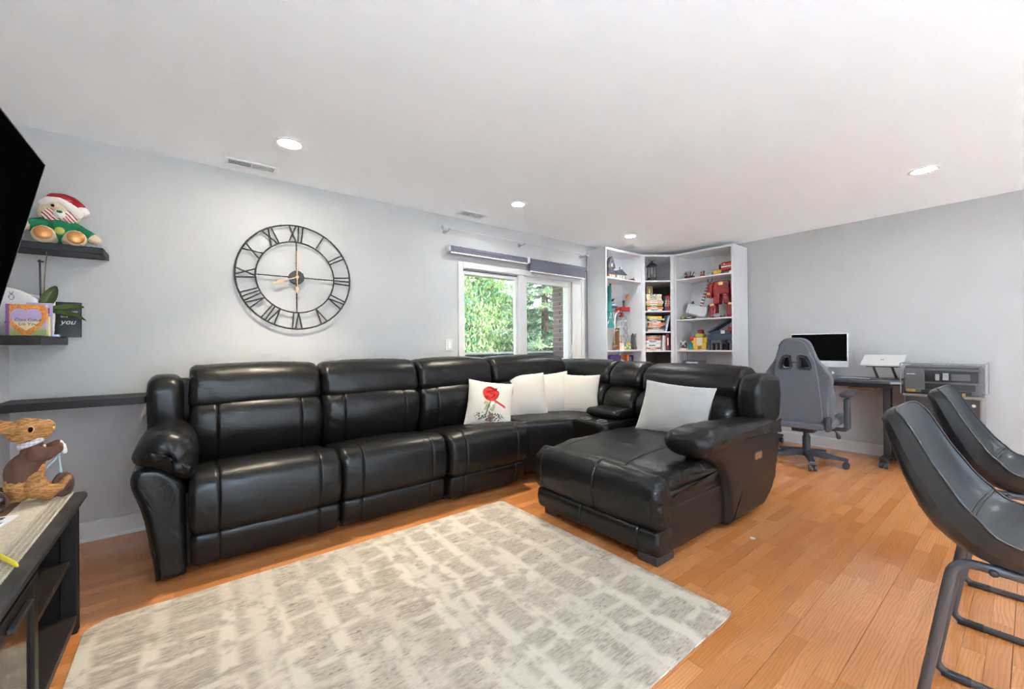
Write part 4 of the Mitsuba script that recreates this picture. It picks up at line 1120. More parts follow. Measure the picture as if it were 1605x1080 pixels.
# corner unit: lantern, framed picture, books.  Frame: x along the front, y into the corner
CF = frame((4.757, 3.235, 0), fd, -fn, (0, 0, 1))
FC = fl / 2
with at(m=CF @ frame((FC - .02, .15, CS[0]), (1, 0, 0), (0, 1, 0), (0, 0, 1))):
    ln = thing('lantern', 'black metal lantern with a ring handle on the top corner shelf', 'lantern')
    part(ln, 'base', bbox((-.048, -.048, 0), (.048, .048, .055), .006), 'black_metal')
    for a in (-1, 1):
        for b_ in (-1, 1): part(ln, 'post', bbox((a * .042 - .005, b_ * .042 - .005, .055), (a * .042 + .005, b_ * .042 + .005, .215), .001), 'black_metal')
    part(ln, 'roof', m3.Manifold.batch_hull([tm_ for tm_ in (m3.Manifold.cube((.116, .116, .008)).translate((-.058, -.058, .212)), m3.Manifold.cube((.03, .03, .004)).translate((-.015, -.015, .262)))]) + m3.Manifold.cylinder(.03, .016, .008, 16).translate((0, 0, .262)), 'black_metal')
    part(ln, 'handle', tube([(.042 * math.cos(a), 0, .312 + .034 * math.sin(a)) for a in np.arange(28) * math.pi / 14], .0035, 7, True), 'black_metal', True)
    part(ln, 'figure', blob([[(0, 0, .06, .016), (0, 0, .10, .009)], [(.012, 0, .085, .007)]], .006, 3), 'c_dark_grey', True)
    part(ln, 'glass', [box((-.04, -.0425, .055), (.04, -.0415, .212)), ], 'cover_glass', False)
ip = single('figurine', blob([[(0, 0, .008, .008)], [(.012, 0, .006, .006)]], .005, 2).apply_transform(CF @ frame((.085, .06, CS[0]), (1, 0, 0), (0, 1, 0), (0, 0, 1))), 'c_dark_grey', 'tiny grey toy beside the lantern on the top corner shelf', 'toy', smooth=True)
BOOKC = {}


def book_flat(u0, u1, z, h, col, lab, grp, dep=.16, y0=.055, rz=0):
    with at(m=CF):
        with at((u0 + u1) / 2, y0, z, rz):
            t = thing('book', lab, 'book', grp)
            w = (u1 - u0) / 2
            part(t, 'cover', [bbox((-w, 0, 0), (w, dep, .0025), .0008), bbox((-w, 0, h - .0025), (w, dep, h), .0008), bbox((-w, 0, 0), (w, .003, h), .0008)], 'c_' + col, 30)
            part(t, 'pages', box((-w + .003, .003, .0025), (w - .003, dep - .003, h - .0025)), 'page', False)
            part(t, 'title', box((-w * .55, -.0006, h * .3), (w * .35, 0, h * .7)), 'c_white' if col not in ('white', 'cream', 'pale_yellow') else 'c_dark_grey', False)


def book_up(u, z, th, h, col, lab, grp, lean=0, dep=.14, y0=.05):
    with at(m=CF @ frame((u, y0, z), (math.cos(lean), 0, -math.sin(lean)), (0, 1, 0), (math.sin(lean), 0, math.cos(lean)))):
        t = thing('book', lab, 'book', grp)
        part(t, 'cover', [bbox((0, 0, 0), (.0025, dep, h), .0008), bbox((th - .0025, 0, 0), (th, dep, h), .0008), bbox((0, 0, 0), (th, .003, h), .0008)], 'c_' + col, 30)
        part(t, 'pages', box((.0025, .003, .002), (th - .0025, dep - .003, h - .003)), 'page', False)
        part(t, 'title', box((th * .3, -.0006, h * .3), (th * .7, 0, h * .75)), 'c_cream', False)


S1 = [('white', .024, 'thin white book at the bottom of the upper stack', .10, .30), ('orange', .030, 'orange book near the bottom of the upper stack', .085, .315), ('maroon', .014, 'dark red book above the orange one in the upper stack', .095, .30), ('lime', .030, 'green and yellow book in the middle of the upper stack', .08, .305), ('salmon', .036, 'salmon book with a white spine in the upper stack', .075, .32),
      ('beige', .014, 'thin beige book in the upper stack', .09, .30), ('cream', .020, 'cream book under the top yellow one in the upper stack', .085, .295), ('pale_yellow', .028, 'pale yellow book second from the top of the upper stack', .078, .29), ('white', .026, 'white book topmost of the upper stack, under the picture', .08, .295)]
z = CS[1]
for i, (c, h, lb, a, b_) in enumerate(S1):
    book_flat(a, b_, z, h, c, lb, 'books lying in the upper stack'); z += h + .0005
with at(m=CF @ frame((.155, .12, z), (.97, .24, 0), (-.24, .97, 0), (0, 0, 1))):
    fr = thing('framed_picture', 'small ornate gold frame standing on the upper book stack', 'picture frame')
    part(fr, 'frame', [bbox((-.048, 0, 0), (.048, .012, .014), .003), bbox((-.048, 0, .10), (.048, .012, .114), .003), bbox((-.048, 0, .014), (-.036, .012, .10), .003), bbox((.036, 0, .014), (.048, .012, .10), .003)], 'c_tan', 30)
    part(fr, 'picture', box((-.037, .004, .012), (.037, .008, .102)), 'c_brown', False)
    part(fr, 'picture_print', [box((-.02, .003, .03), (.015, .0042, .09))], 'c_lime', False)
    part(fr, 'picture_print', box((-.008, .0022, .02), (.008, .0035, .05)), 'c_white', False)
for i, (u, c, th, h, lb) in enumerate(((.335, 'navy', .014, .19, 'thin dark blue book standing right of the upper stack'), (.352, 'maroon', .022, .20, 'dark red book standing right of the upper stack'), (.377, 'red', .020, .21, 'red book standing right of the upper stack, second from the end'), (.399, 'dark_red', .018, .20, 'crimson book standing last on the upper books shelf'))):
    book_up(u, CS[1], th, h, c, lb, 'books standing beside the upper stack')
S2 = [('beige', .028, 'pale book with red lettering at the bottom of the middle stack'), ('brown', .022, 'brown book second from below in the middle stack'), ('tan', .016, 'tan book third from below in the middle stack'), ('salmon', .014, 'thin salmon book in the middle stack'), ('orange', .036, 'thick orange book in the middle stack'),
      ('white', .018, 'white book on the thick orange book'), ('black', .014, 'thin black book in the middle stack'), ('pale_yellow', .020, 'pale yellow book second from the top of the middle stack'), ('yellow', .034, 'bright yellow book topmost of the middle stack')]
z = CS[2]
for i, (c, h, lb) in enumerate(S2):
    a = .10 + .02 * math.sin(i * 2.1); book_flat(a, a + .205 + .012 * math.cos(i * 1.7), z, h, c, lb, 'books lying in the middle stack'); z += h + .0005
book_up(.064, CS[2], .026, .215, 'dark_grey', 'dark grey book standing left of the middle stack', None)
book_up(.335, CS[2], .026, .225, 'light_blue', 'light blue book leaning against the end of the middle books shelf', None, .22)
S3 = [('cream', .018, 'cream book at the bottom of the lower stack'), ('maroon', .014, 'thin dark red book in the lower stack'), ('salmon', .018, 'pinkish book in the lower stack'), ('white', .032, 'white book in the lower stack'), ('light_grey', .020, 'pale grey book in the lower stack'), ('white', .030, 'glossy white book in the lower stack'), ('red', .028, 'faded red book in the lower stack'), ('tan', .022, 'tan book in the lower stack'), ('brown', .018, 'brown book topmost of the lower stack')]
z = CS[3]
for i, (c, h, lb) in enumerate(S3):
    a = .068 + .012 * math.sin(i * 1.9); book_flat(a, a + .205 + .01 * math.cos(i * 2.3), z, h, c, lb, 'books lying in the lower stack'); z += h + .0005
for u, c, th, h, lb in ((.300, 'white', .022, .205, 'white book standing right of the lower stack'), (.326, 'light_grey', .014, .20, 'thin grey book standing right of the lower stack'), (.350, 'maroon', .044, .225, 'thick maroon book standing last on the lower books shelf')):
    book_up(u, CS[3], th, h, c, lb, 'books standing beside the lower stack')

# toy-brick models: small bricks, a part for each colour


def bricks(parent, name, cells, bs, s=.016, h=None, stud=True):
    """cells: (x, y, z, dx, dy, dz) in brick units."""
    h = h or s
    out = []
    for x, y, z, a, b_, c in cells:
        out.append(box((x * s, y * s, z * h), ((x + a) * s - .0008, (y + b_) * s - .0008, (z + c) * h - .0005)))
    return part(parent, name, out, bs, False, kind='stuff')


def model(name, label, x, y, z, rz=0, cat='toy'):
    return thing(name, label, cat), at(x, y, z, rz)


Z2 = 2.0
# top shelf, left bookcase
t, fr_ = model('toy_house', 'dark toy-brick tower house at the left end of the top shelf', 4.305, 3.40, Z2, -20)
with fr_:
    part(t, 'walls', [box((-.055, -.05, 0), (.055, .05, .085)), box((-.035, -.035, .085), (.035, .035, .15))], 'c_brown', False)
    part(t, 'roof', extrude([(-.052, .15), (.052, .15), (.02, .27), (0, .30), (-.02, .27)], .09, frame((0, .045, 0), (1, 0, 0), (0, 0, 1), (0, -1, 0))), 'c_dark_grey', False)
    part(t, 'roof', extrude([(-.07, .085), (.07, .085), (.035, .12), (-.035, .12)], .11, frame((0, .055, 0), (1, 0, 0), (0, 0, 1), (0, -1, 0))), 'c_navy', False)
    for a in (-.03, .005, .032): part(t, 'window', bbox((a - .008, -.053, .03), (a + .008, -.049, .06), .001), 'c_cream', False)
    part(t, 'gable_window', box((-.012, -.047, .17), (.012, -.044, .21)), 'c_light_grey', False)
t, fr_ = model('toy_house', 'grey toy-brick cottage with a steep gable on the top shelf', 4.465, 3.39, Z2, -15)
with fr_:
    part(t, 'walls', box((-.075, -.05, 0), (.075, .045, .085)), 'c_grey', False)
    part(t, 'roof', extrude([(-.095, .075), (.095, .075), (.01, .145), (-.01, .145)], .12, frame((0, .058, 0), (1, 0, 0), (0, 0, 1), (0, -1, 0))), 'c_dark_grey', False)
    part(t, 'spire', [box((.012, -.01, .14), (.022, 0, .185)), box((.004, -.008, .165), (.03, -.002, .171))], 'c_dark_grey', False)
    for a in (-.04, .0, .045): part(t, 'window', bbox((a - .012, -.053, .025), (a + .012, -.049, .065), .001), 'c_cream', False)
    part(t, 'step', box((-.05, -.075, 0), (.02, -.05, .02)), 'c_light_grey', False)
t, fr_ = model('toy_bike', 'small black and grey toy-brick vehicle on the top shelf', 4.60, 3.37, Z2, -10)
with fr_:
    part(t, 'body', [box((-.05, -.02, .01), (.05, .02, .03)), tube([(-.03, 0, .03), (-.01, 0, .085)], .004, 6), tube([(.01, 0, .03), (-.03, 0, .07)], .004, 6), tube([(-.015, -.03, .06), (.02, .02, .07)], .004, 6)], 'c_dark_grey', False)
    part(t, 'wheel', [cyl((-.04, -.025, .016), (-.04, .025, .016), .016)], 'c_black')
    part(t, 'wheel', [cyl((.04, -.025, .016), (.04, .025, .016), .016)], 'c_black')
t, fr_ = model('toy_car', 'small dark red toy-brick car on the top shelf by the corner', 4.69, 3.34, Z2, -10)
with fr_:
    part(t, 'body', [box((-.035, -.02, .01), (.035, .02, .03)), box((-.015, -.018, .03), (.02, .018, .045))], 'c_maroon', False)
    part(t, 'post', tube([(.03, 0, .03), (.033, 0, .065)], .004, 6), 'c_dark_grey')
    for a in (-.022, .022): part(t, 'wheel', cyl((a, -.023, .011), (a, .023, .011), .011), 'c_black')
# big compartment, left bookcase
Z1 = 1.09
t, fr_ = model('toy_tower', 'tall teal toy-brick tower at the left of the middle shelf', 4.30, 3.43, Z1, 0)
with fr_:
    tw = lambda z: .012 + .085 * (1 - z) ** 2.2
    part(t, 'spire', extrude([(-tw(q), .28 + .56 * q) for q in np.linspace(0, 1, 14)] + [(tw(q), .28 + .56 * q) for q in np.linspace(1, 0, 14)], .07, frame((0, .035, 0), (1, 0, 0), (0, 0, 1), (0, -1, 0))), 'c_teal', 30)
    part(t, 'gallery', [bbox((-.10, -.045, .50), (.075, .045, .515), .002), bbox((-.10, -.045, .40), (.06, .045, .41), .002)], 'c_teal')
    part(t, 'lattice', [tube([(-.09 + .04 * k, -.037, .29 + .05 * k), (-.05 + .03 * k, -.037, .37 + .06 * k)], .004, 5) for k in range(3)] + [tube([(.09 - .04 * k, -.037, .29 + .05 * k), (.05 - .03 * k, -.037, .37 + .06 * k)], .004, 5) for k in range(3)], 'c_light_grey', True, kind='stuff')
    part(t, 'base', box((-.10, -.04, 0), (.06, .04, .29)), 'c_grey', False)
    part(t, 'track', tube(catmull([(.12, -.04, .0), (.075, -.045, .18), (.07, -.045, .38), (.10, -.045, .47), (.16, -.045, .52)], 8), .008, 7), 'c_white', True)
    part(t, 'platform', [bbox((.03, -.05, .55), (.12, .03, .575), .002)], 'c_navy')
    part(t, 'platform', bbox((.02, -.055, .575), (.07, .02, .60), .002), 'c_light_blue')
    part(t, 'figure', [box((.075, -.02, .575), (.09, 0, .60)), box((.07, -.022, .60), (.10, .002, .615)), box((.06, -.02, .64), (.085, 0, .665)), box((.085, -.02, .665), (.11, 0, .675))], 'c_black', False)
    part(t, 'figure', [box((.09, -.05, .50), (.13, -.02, .52)), box((.12, -.05, .515), (.15, -.02, .545))], 'c_red', False)
t, fr_ = model('toy_tower', 'grey toy-brick lattice tower with a red deck in the middle shelf', 4.585, 3.43, Z1, 0)
with fr_:
    for i, a in enumerate((-.13, -.085, -.04, .0, .045, .085)): part(t, 'column', bbox((a - .007, -.03, .0), (a + .007, .03, (.30, .38, .46, .52, .52, .50)[i]), .002), 'c_light_grey')
    for z_ in (.10, .20, .30, .38, .46): part(t, 'beam', bbox((-.14 + .05 * (z_ > .32), -.034, z_), (.095, .034, z_ + .012), .002), 'c_light_grey')
    part(t, 'brace', [tube([(-.02, -.035, .10 + .1 * k), (.08, -.035, .19 + .1 * k)], .005, 5) for k in range(4)] + [tube([(.08, -.035, .10 + .1 * k), (-.02, -.035, .19 + .1 * k)], .005, 5) for k in range(4)], 'c_grey', True, kind='stuff')
    part(t, 'deck', [box((-.055 + .03 * k, -.04, .525), (-.03 + .03 * k, .03, .565 + .012 * (k % 2))) for k in range(6)], 'c_red', False, kind='stuff')
    part(t, 'mast', [box((.03, -.01, .56), (.05, .01, .66)), box((.025, -.012, .64), (.055, .012, .67))], 'c_dark_grey', False)
    part(t, 'flag_pole', tube([(.075, 0, .56), (.10, 0, .70)], .005, 6), 'c_tan')
    part(t, 'flag', blob([[(.105, 0, .70, .014), (.12, 0, .74, .02)]], .008, 3), 'c_orange', True)
    part(t, 'car', [box((-.08, -.05, .44), (-.03, -.01, .475)), box((-.07, -.048, .475), (-.04, -.012, .495))], 'c_dark_red', False)
rt = np.random.default_rng(5)
for x, lb, cols, hgt, w in ((4.33, 'pile of gold and yellow toy bricks at the left of the middle shelf', ('yellow', 'cream', 'brown'), .26, .09), (4.42, 'low red and grey toy-brick model in the middle shelf', ('tan', 'red', 'white'), .10, .10), (4.545, 'low yellow and white toy-brick model in the middle shelf', ('yellow', 'white', 'green'), .075, .07), (4.675, 'black and grey toy-brick machine at the right of the middle shelf', ('black', 'grey', 'dark_grey'), .21, .09)):
    t, fr_ = model('toy_model', lb, x, 3.32, Z1, 0)
    with fr_:
        for c in cols:
            cells = []
            for _ in range(16):
                q = rt.random(3); ww_ = w * (1 - .45 * q[2])
                cells.append(((q[0] - .5) * ww_ / .012, (q[1] - .5) * 4, q[2] * hgt / .012, 1 + rt.integers(0, 2), 1 + rt.integers(0, 2), 1 + rt.integers(0, 2)))
            bricks(t, 'brick', cells, 'c_' + c, .012)
        part(t, 'core', box((-w * .25, -.02, 0), (w * .25, .02, hgt * .95)), 'c_' + cols[-1], False)
t, fr_ = model('toy_model', 'purple and blue toy-brick model on the lowest visible left shelf', 4.30, 3.36, .70, 0)
with fr_:
    part(t, 'core', rough(soften(box((-.10, -.05, 0), (.10, .05, .32)), .02, 3), .012, 25), 'c_purple', True)
    part(t, 'slope', rough(soften(extrude([(.05, 0), (.24, 0), (.20, .24), (.08, .30)], .08, frame((0, .04, 0), (1, 0, 0), (0, 0, 1), (0, -1, 0))), .02, 2), .006, 30), 'c_light_blue', True)
    part(t, 'bird', blob([[(.06, -.05, .335, .014), (.075, -.05, .355, .010)]], .006, 3), 'c_white', True)
t, fr_ = model('toy_model', 'orange and blue toy-brick model beside the purple one', 4.60, 3.37, .70, 0)
with fr_:
    part(t, 'core', box((-.05, -.04, 0), (-.005, .04, .33)), 'c_orange', False)
    part(t, 'core', box((.0, -.04, 0), (.045, .04, .30)), 'c_blue', False)
    part(t, 'core', box((.05, -.04, 0), (.09, .04, .32)), 'c_black', False)

# right bookcase
Z3 = RS[0]
t, fr_ = model('toy_model', 'black toy-brick robot spider at the left end of the right top shelf', 5.26, 2.84, Z3, 0)
with fr_:
    part(t, 'core', box((-.035, -.055, .005), (.035, .055, .045)), 'c_black', False)
    part(t, 'leg', [tube([(0, s_ * .03, .04), (0, s_ * .06, .09), (0, s_ * .075, .075)], .006, 6) for s_ in (-1, 1)] + [tube([(-.02, s_ * .02, .04), (-.03, s_ * .035, .10)], .006, 6) for s_ in (-1, 1)], 'c_dark_grey', True, kind='stuff')
    part(t, 'joint', box((-.04, -.012, .03), (-.03, .012, .05)), 'c_red', False)
t, fr_ = model('toy_statue', 'small red toy with two grey figures on the right top shelf', 5.26, 2.665, Z3, 0)
with fr_:
    part(t, 'base', extrude([(-.03, 0), (.03, 0), (.018, .045), (-.018, .045)], .05, frame((-.025, 0, 0), (0, 1, 0), (0, 0, 1), (1, 0, 0))), 'c_red', False)
    for a, q in ((.015, 0), (-.018, .005)): part(t, 'figure', [box((-.006, a - .006, .045), (.006, a + .006, .085 + q)), box((-.008, a - .010, .07), (.008, a + .010, .078))], 'c_dark_grey', False)
t, fr_ = model('toy_crate', 'little grey toy-brick machine on the right top shelf', 5.26, 2.565, Z3, 0)
with fr_:
    part(t, 'body', box((-.03, -.035, 0), (.03, .035, .05)), 'c_grey', False)
    part(t, 'window', [box((-.034, -.028 + .02 * k, .012), (-.03, -.014 + .02 * k, .038)) for k in range(3)], 'c_light_grey', False, kind='stuff')
t, fr_ = model('toy_submarine', 'round yellow toy submarine with a blue figure on the right top shelf', 5.26, 2.462, Z3, 0)
with fr_:
    m = trimesh.creation.icosphere(3, 1); m.apply_scale([.045, .072, .036]); m.apply_translation([0, 0, .040]); part(t, 'hull', m, 'c_yellow', True)
    part(t, 'keel', box((-.03, -.05, 0), (.03, .05, .012)), 'c_tan', False)
    part(t, 'rider', blob([[(0, -.02, .085, .010), (0, -.02, .125, .012)], [(0, -.02, .11, .007), (-.0, -.055, .12, .006)]], .006, 3), 'c_navy', True)
t, fr_ = model('toy_bus', 'red and white toy fire truck on the right top shelf', 5.26, 2.335, Z3, 0)
with fr_:
    m = tm(rbox((-.05, -.085, .035), (.05, .085, .155), .03)); part(t, 'body', m, 'c_red', 40)
    part(t, 'stripe', bbox((-.0515, -.07, .085), (-.04, .07, .10), .001), 'c_white', False)
    part(t, 'bumper', box((-.055, -.08, .01), (.05, .07, .035)), 'c_navy', False)
    for a in (-.045, .045): part(t, 'wheel', cyl((-.056, a, .018), (.05, a, .018), .018), 'c_white' if a < 0 else 'c_black')
    part(t, 'lamp', trimesh.creation.icosphere(2, .010).apply_translation([-.045, .03, .125]), 'c_white', True)
t, fr_ = model('toy_plane', 'grey toy at the right end of the right top shelf', 5.24, 2.262, Z3, 0)
with fr_:
    part(t, 'body', hull_spheres([(0, -.005, .03, .018), (0, .03, .03, .012)]), 'c_grey', True)
    part(t, 'tail', box((-.004, .02, .02), (.004, .035, .07)), 'c_dark_grey', False)
single('price_tag', bbox((5.30, 2.246, 2.16), (5.34, 2.252, 2.225), .001), 'c_orange', 'small orange card on the side wall of the right top shelf', 'card')

Z4 = RS[1]
hm = thing('toy_hammer', 'big grey block toy hammer with a striped handle leaning in the right bookcase', 'toy')
with at(m=frame((5.30, 2.765, Z4 + .075), (0, -.955, -.295), (-.97, .07, -.22), (0.0, -.295, .955)) @ np.eye(4)):
    pass
hd = np.array([0, -.957, -.29]); hu = np.array([.12, -.285, .95]); hu = hu - hd * (hu @ hd); hu /= np.linalg.norm(hu)
with at(m=frame((5.28, 2.745, Z4 + .105), hd, np.cross(hu, hd), hu)):
    part(hm, 'head', bbox((-.135, -.06, -.07), (.135, .06, .07), .018), 'c_light_grey', 25)
    part(hm, 'band', [bbox((-.10, -.062, -.072), (-.09, .062, .072), .004), bbox((.09, -.062, -.072), (.10, .062, .072), .004)], 'c_grey', 25)
    part(hm, 'handle', cyl((.02, 0, .07), (.02, 0, .40), .020, sec=14), 'c_brown', 40)
    for k in range(8): part(hm, 'grip_band', cyl((.02, 0, .085 + k * .040), (.02, 0, .103 + k * .040), .024, sec=14), 'c_light_grey', 40)
    part(hm, 'loop', tube([(.02 + .028 * math.cos(a), 0, .425 + .034 * math.sin(a)) for a in np.arange(20) * math.pi / 10], .007, 7, True), 'c_dark_grey', True)
    part(hm, 'stud', [box((-.11, -.01, .07), (-.095, .01, .115)), box((-.125, -.008, .085), (-.08, .008, .095))], 'c_dark_grey', False)
    part(hm, 'stud', box((.11, -.012, .07), (.132, .012, .115)), 'c_black', False)
# a plain red and gold construction
rc = thing('toy_construction', 'big red and gold toy-brick construction in the right bookcase', 'toy')
with at(5.29, 2.425, Z4, 0):
    def slab(y0_, y1_, z0_, z1_, d=.05, skew=0.): return extrude([(y0_, z0_), (y1_, z0_), (y1_ + skew, z1_), (y0_ + skew, z1_)], 2 * d, frame((-d, 0, 0), (0, 1, 0), (0, 0, 1), (1, 0, 0)))
    for s_ in (1, -1):
        def sl(a, b_, *q, **k):
            m = slab(a, b_, *q, **k)
            if s_ < 0: m.vertices[:, 1] *= -1; m.faces = m.faces[:, ::-1]
            return m
        part(rc, 'pillar', rough(soften(sl(.07, .15, .0, .17, skew=-.005), .02, 2, .3), .006, 30, 3), 'c_gloss_red', 50)
        part(rc, 'pillar', rough(soften(sl(.03, .105, .17, .30, skew=-.02), .02, 2, .3), .006, 30, 4), 'c_gloss_red', 50)
        part(rc, 'outrigger', rough(soften(sl(.12, .18, .26, .44, skew=-.02), .02, 2, .3), .006, 30, 6), 'c_gloss_red', 50)
        part(rc, 'gold_block', bbox((-.056, s_ * .115 - .025, .155), (.04, s_ * .115 + .025, .185), .003), 'gold')
        part(rc, 'gold_block', bbox((-.054, s_ * .155 - .02, .30), (.04, s_ * .155 + .02, .33), .003), 'gold')
    part(rc, 'beam', rough(soften(slab(-.10, .10, .29, .46), .02, 2, .3), .006, 30, 5), 'c_gloss_red', 50)
    part(rc, 'gold_block', bbox((-.056, -.03, .41), (.03, .03, .455), .004), 'gold')
    part(rc, 'dark_block', [box((-.053, .085 + .0, .10), (.03, .10, .13)), box((-.053, -.10, .20), (.03, -.085, .23)), box((-.057, -.10, .38), (.0, -.08, .45))], 'c_black', False, kind='stuff')
t, fr_ = model('toy_car', 'low dark grey toy car between the red pillars in the right bookcase', 5.19, 2.44, Z4, 0)
with fr_:
    part(t, 'body', [box((-.03, -.075, .012), (.03, .07, .032)), box((-.022, -.03, .032), (.022, .04, .05))], 'c_grey', False)
    for a in (-.05, .05): part(t, 'wheel', cyl((-.034, a, .014), (.034, a, .014), .014), 'c_black')
t, fr_ = model('toy_car', 'small yellow and black toy car at the left end below the hammer', 5.20, 2.895, Z4, 0)
with fr_:
    part(t, 'body', [box((-.025, -.035, .012), (.025, .035, .032)), box((-.02, -.02, .032), (.02, .02, .05))], 'c_lime', False)
    for a in (-.022, .022): part(t, 'wheel', cyl((-.028, a, .012), (.028, a, .012), .012), 'c_black')
t, fr_ = model('toy_car', 'dark toy car under the grey hammer head in the right bookcase', 5.17, 2.79, Z4, 0)
with fr_:
    part(t, 'body', [box((-.025, -.07, .012), (.025, .06, .03)), box((-.02, -.03, .03), (.02, .03, .042))], 'c_dark_grey', False)
    part(t, 'stripe', box((-.027, -.04, .018), (.026, .05, .026)), 'c_white', False)
    for a in (-.045, .04): part(t, 'wheel', cyl((-.028, a, .013), (.028, a, .013), .013), 'c_black')
Z5 = RS[2]
t, fr_ = model('toy_model', 'small black and white toy with a cream base in the right bookcase', 5.20, 2.895, Z5, 0)
with fr_:
    part(t, 'base', box((-.03, -.04, 0), (.03, .045, .025)), 'c_cream', False)
    part(t, 'core', box((-.02, -.03, .025), (.02, .03, .09)), 'c_dark_grey', False)
    part(t, 'cross', [tube([(-.022, -.035, .05), (-.022, .035, .125)], .006, 6), tube([(-.022, .035, .05), (-.022, -.035, .125)], .006, 6)], 'c_white', True)
t, fr_ = model('toy_construction', 'yellow and orange toy-brick heap with a red top in the right bookcase', 5.27, 2.70, Z5, 0)
with fr_:
    for s_ in (-1, 1):
        part(t, 'block', rbox((-.05, s_ * .06 - .035, 0), (.05, s_ * .06 + .035, .095), .02), 'c_yellow', 40)
        part(t, 'block', rbox((-.045, s_ * .075 - .03, .09), (.045, s_ * .075 + .03, .165), .018), 'c_yellow', 40)
    part(t, 'block', rbox((-.055, -.045, .05), (.045, .045, .165), .02), 'c_cream', 40)
    part(t, 'block', rbox((-.05, -.055, .165), (.045, .055, .215), .016), 'c_lime', 40)
    part(t, 'block', rbox((-.05, .07, .12), (.03, .135, .175), .015), 'c_red', 40)
    part(t, 'block', rbox((-.04, -.032, .215), (.035, .032, .265), .014), 'c_gloss_red', 40)
    part(t, 'base', box((-.06, -.13, 0), (.06, .15, .008)), 'c_tan', False)
    part(t, 'pennant', [tube([(0, -.12, .15), (0, -.135, .235)], .004, 5), box((-.004, -.15, .215), (.004, -.115, .245))], 'c_maroon', False)
    part(t, 'bush', [box((-.055, .10, .008), (-.01, .14, .09)), box((-.05, .08, .008), (-.01, .10, .06))], 'c_teal', False)
t = thing('toy_piano', 'dark blue toy grand piano with its lid open in the right bookcase', 'toy')
with at(5.26, 2.425, Z5, 0):
    part(t, 'case', bbox((-.08, -.185, .135), (.10, .15, .20), .006), 'c_piano_blue', 30)
    part(t, 'key_bed', bbox((-.10, -.17, .125), (-.06, .14, .15), .004), 'c_piano_blue', 30)
    lid = extrude([(.145, .215), (.155, .235), (-.12, .405), (-.13, .385)], .16, frame((-.06, 0, 0), (0, 1, 0), (0, 0, 1), (1, 0, 0)))
    part(t, 'lid', lid, 'c_piano_blue', False)
    part(t, 'lid_prop', tube([(-.0, -.07, .20), (0, -.10, .37)], .004, 6), 'c_dark_grey')
    part(t, 'music_stand', box((-.03, -.11, .20), (-.024, .13, .245)), 'c_piano_blue', False)
    part(t, 'music_sheet', box((-.036, -.05, .205), (-.031, .0, .245)), 'c_white', False)
    for y in (-.17, .12): part(t, 'leg', bbox((-.075, y, 0), (-.04, y + .03, .13), .003), 'c_piano_blue', 30)
    part(t, 'leg', bbox((.06, -.03, 0), (.09, .0, .135), .003), 'c_piano_blue', 30)
    part(t, 'pedal_lyre', [box((-.03, -.05, .0), (-.015, -.01, .13)), box((-.05, -.06, .0), (-.01, 0, .012))], 'c_navy', False)
t, fr_ = model('toy_flower', 'red toy flower standing on the toy piano', 5.27, 2.32, Z5 + .2005, 0)
with fr_:
    part(t, 'bloom', rough(blob([[(0, 0, .045, .036)]], .01, 2), .010, 60), 'c_red', True)
    part(t, 'foot', cyl((0, 0, 0), (0, 0, .03), .008), 'c_dark_grey')
for y, lb in ((2.475, 'black toy stool under the toy piano, left of the pedals'), (2.36, 'dark toy bench under the toy piano, right of the pedals')):
    t, fr_ = model('toy_bench', lb, 5.21, y, Z5, 0)
    with fr_:
        part(t, 'seat', bbox((-.03, -.035, .075), (.03, .035, .09), .003), 'c_black')
        for a in (-.028, .028): part(t, 'leg', bbox((-.025, a - .006, 0), (.025, a + .006, .075), .002), 'c_black')
rd = thing('toy_radio', 'grey toy retro television with a pale blue screen on the low right shelf', 'toy')
with at(5.25, 2.775, RS[2] - .381, 0):
    part(rd, 'body', bbox((-.05, -.12, 0), (.05, .15, .245), .006), 'c_dark_grey', 30)
    part(rd, 'screen', bbox((-.056, -.06, .10), (-.05, .085, .215), .003), 'c_light_blue', 30)
    part(rd, 'screen_frame', [bbox((-.058, -.066, .215), (-.048, .091, .223), .002), bbox((-.058, -.066, .092), (-.048, .091, .10), .002), bbox((-.058, -.068, .09), (-.048, -.06, .225), .002), bbox((-.058, .085, .09), (-.048, .093, .225), .002)], 'c_light_grey', 30)
    part(rd, 'knob', cyl((-.06, -.085, .18), (-.05, -.085, .18), .013), 'c_light_grey')
    part(rd, 'side', bbox((-.052, -.125, .0), (.05, -.115, .25), .002), 'c_brown', 30)
    part(rd, 'antenna', tube([(0, .10, .245), (.0, .105, .37)], .003, 6), 'c_dark_grey')

# ------------------------------------------------------------------ desk corner
DZ = .805
dk = thing('standing_desk', 'black standing desk on casters against the right wall', 'desk')
dtop = sg.Polygon([(4.93, .80), (4.97, .735), (5.50, .735), (5.50, 1.96), (4.93, 1.96)]).buffer(.02).buffer(-.02)
part(dk, 'desktop', extrude(sa.scale(dtop, 1, 1), .022, frame((0, 0, DZ - .022), (1, 0, 0), (0, 1, 0), (0, 0, 1))), mat('desk_top', (.055, .06, .065), .22, spec=.6), 25)
part(dk, 'frame_rail', bbox((4.99, .80, DZ - .065), (5.03, 1.93, DZ - .024), .003), 'black_metal')
part(dk, 'frame_rail', bbox((5.36, .80, DZ - .065), (5.40, 1.93, DZ - .024), .003), 'black_metal')
part(dk, 'tray', [bbox((5.0, .93, DZ - .09), (5.10, 1.12, DZ - .066), .004), bbox((5.02, .96, DZ - .10), (5.08, 1.05, DZ - .09), .004)], 'bronze')
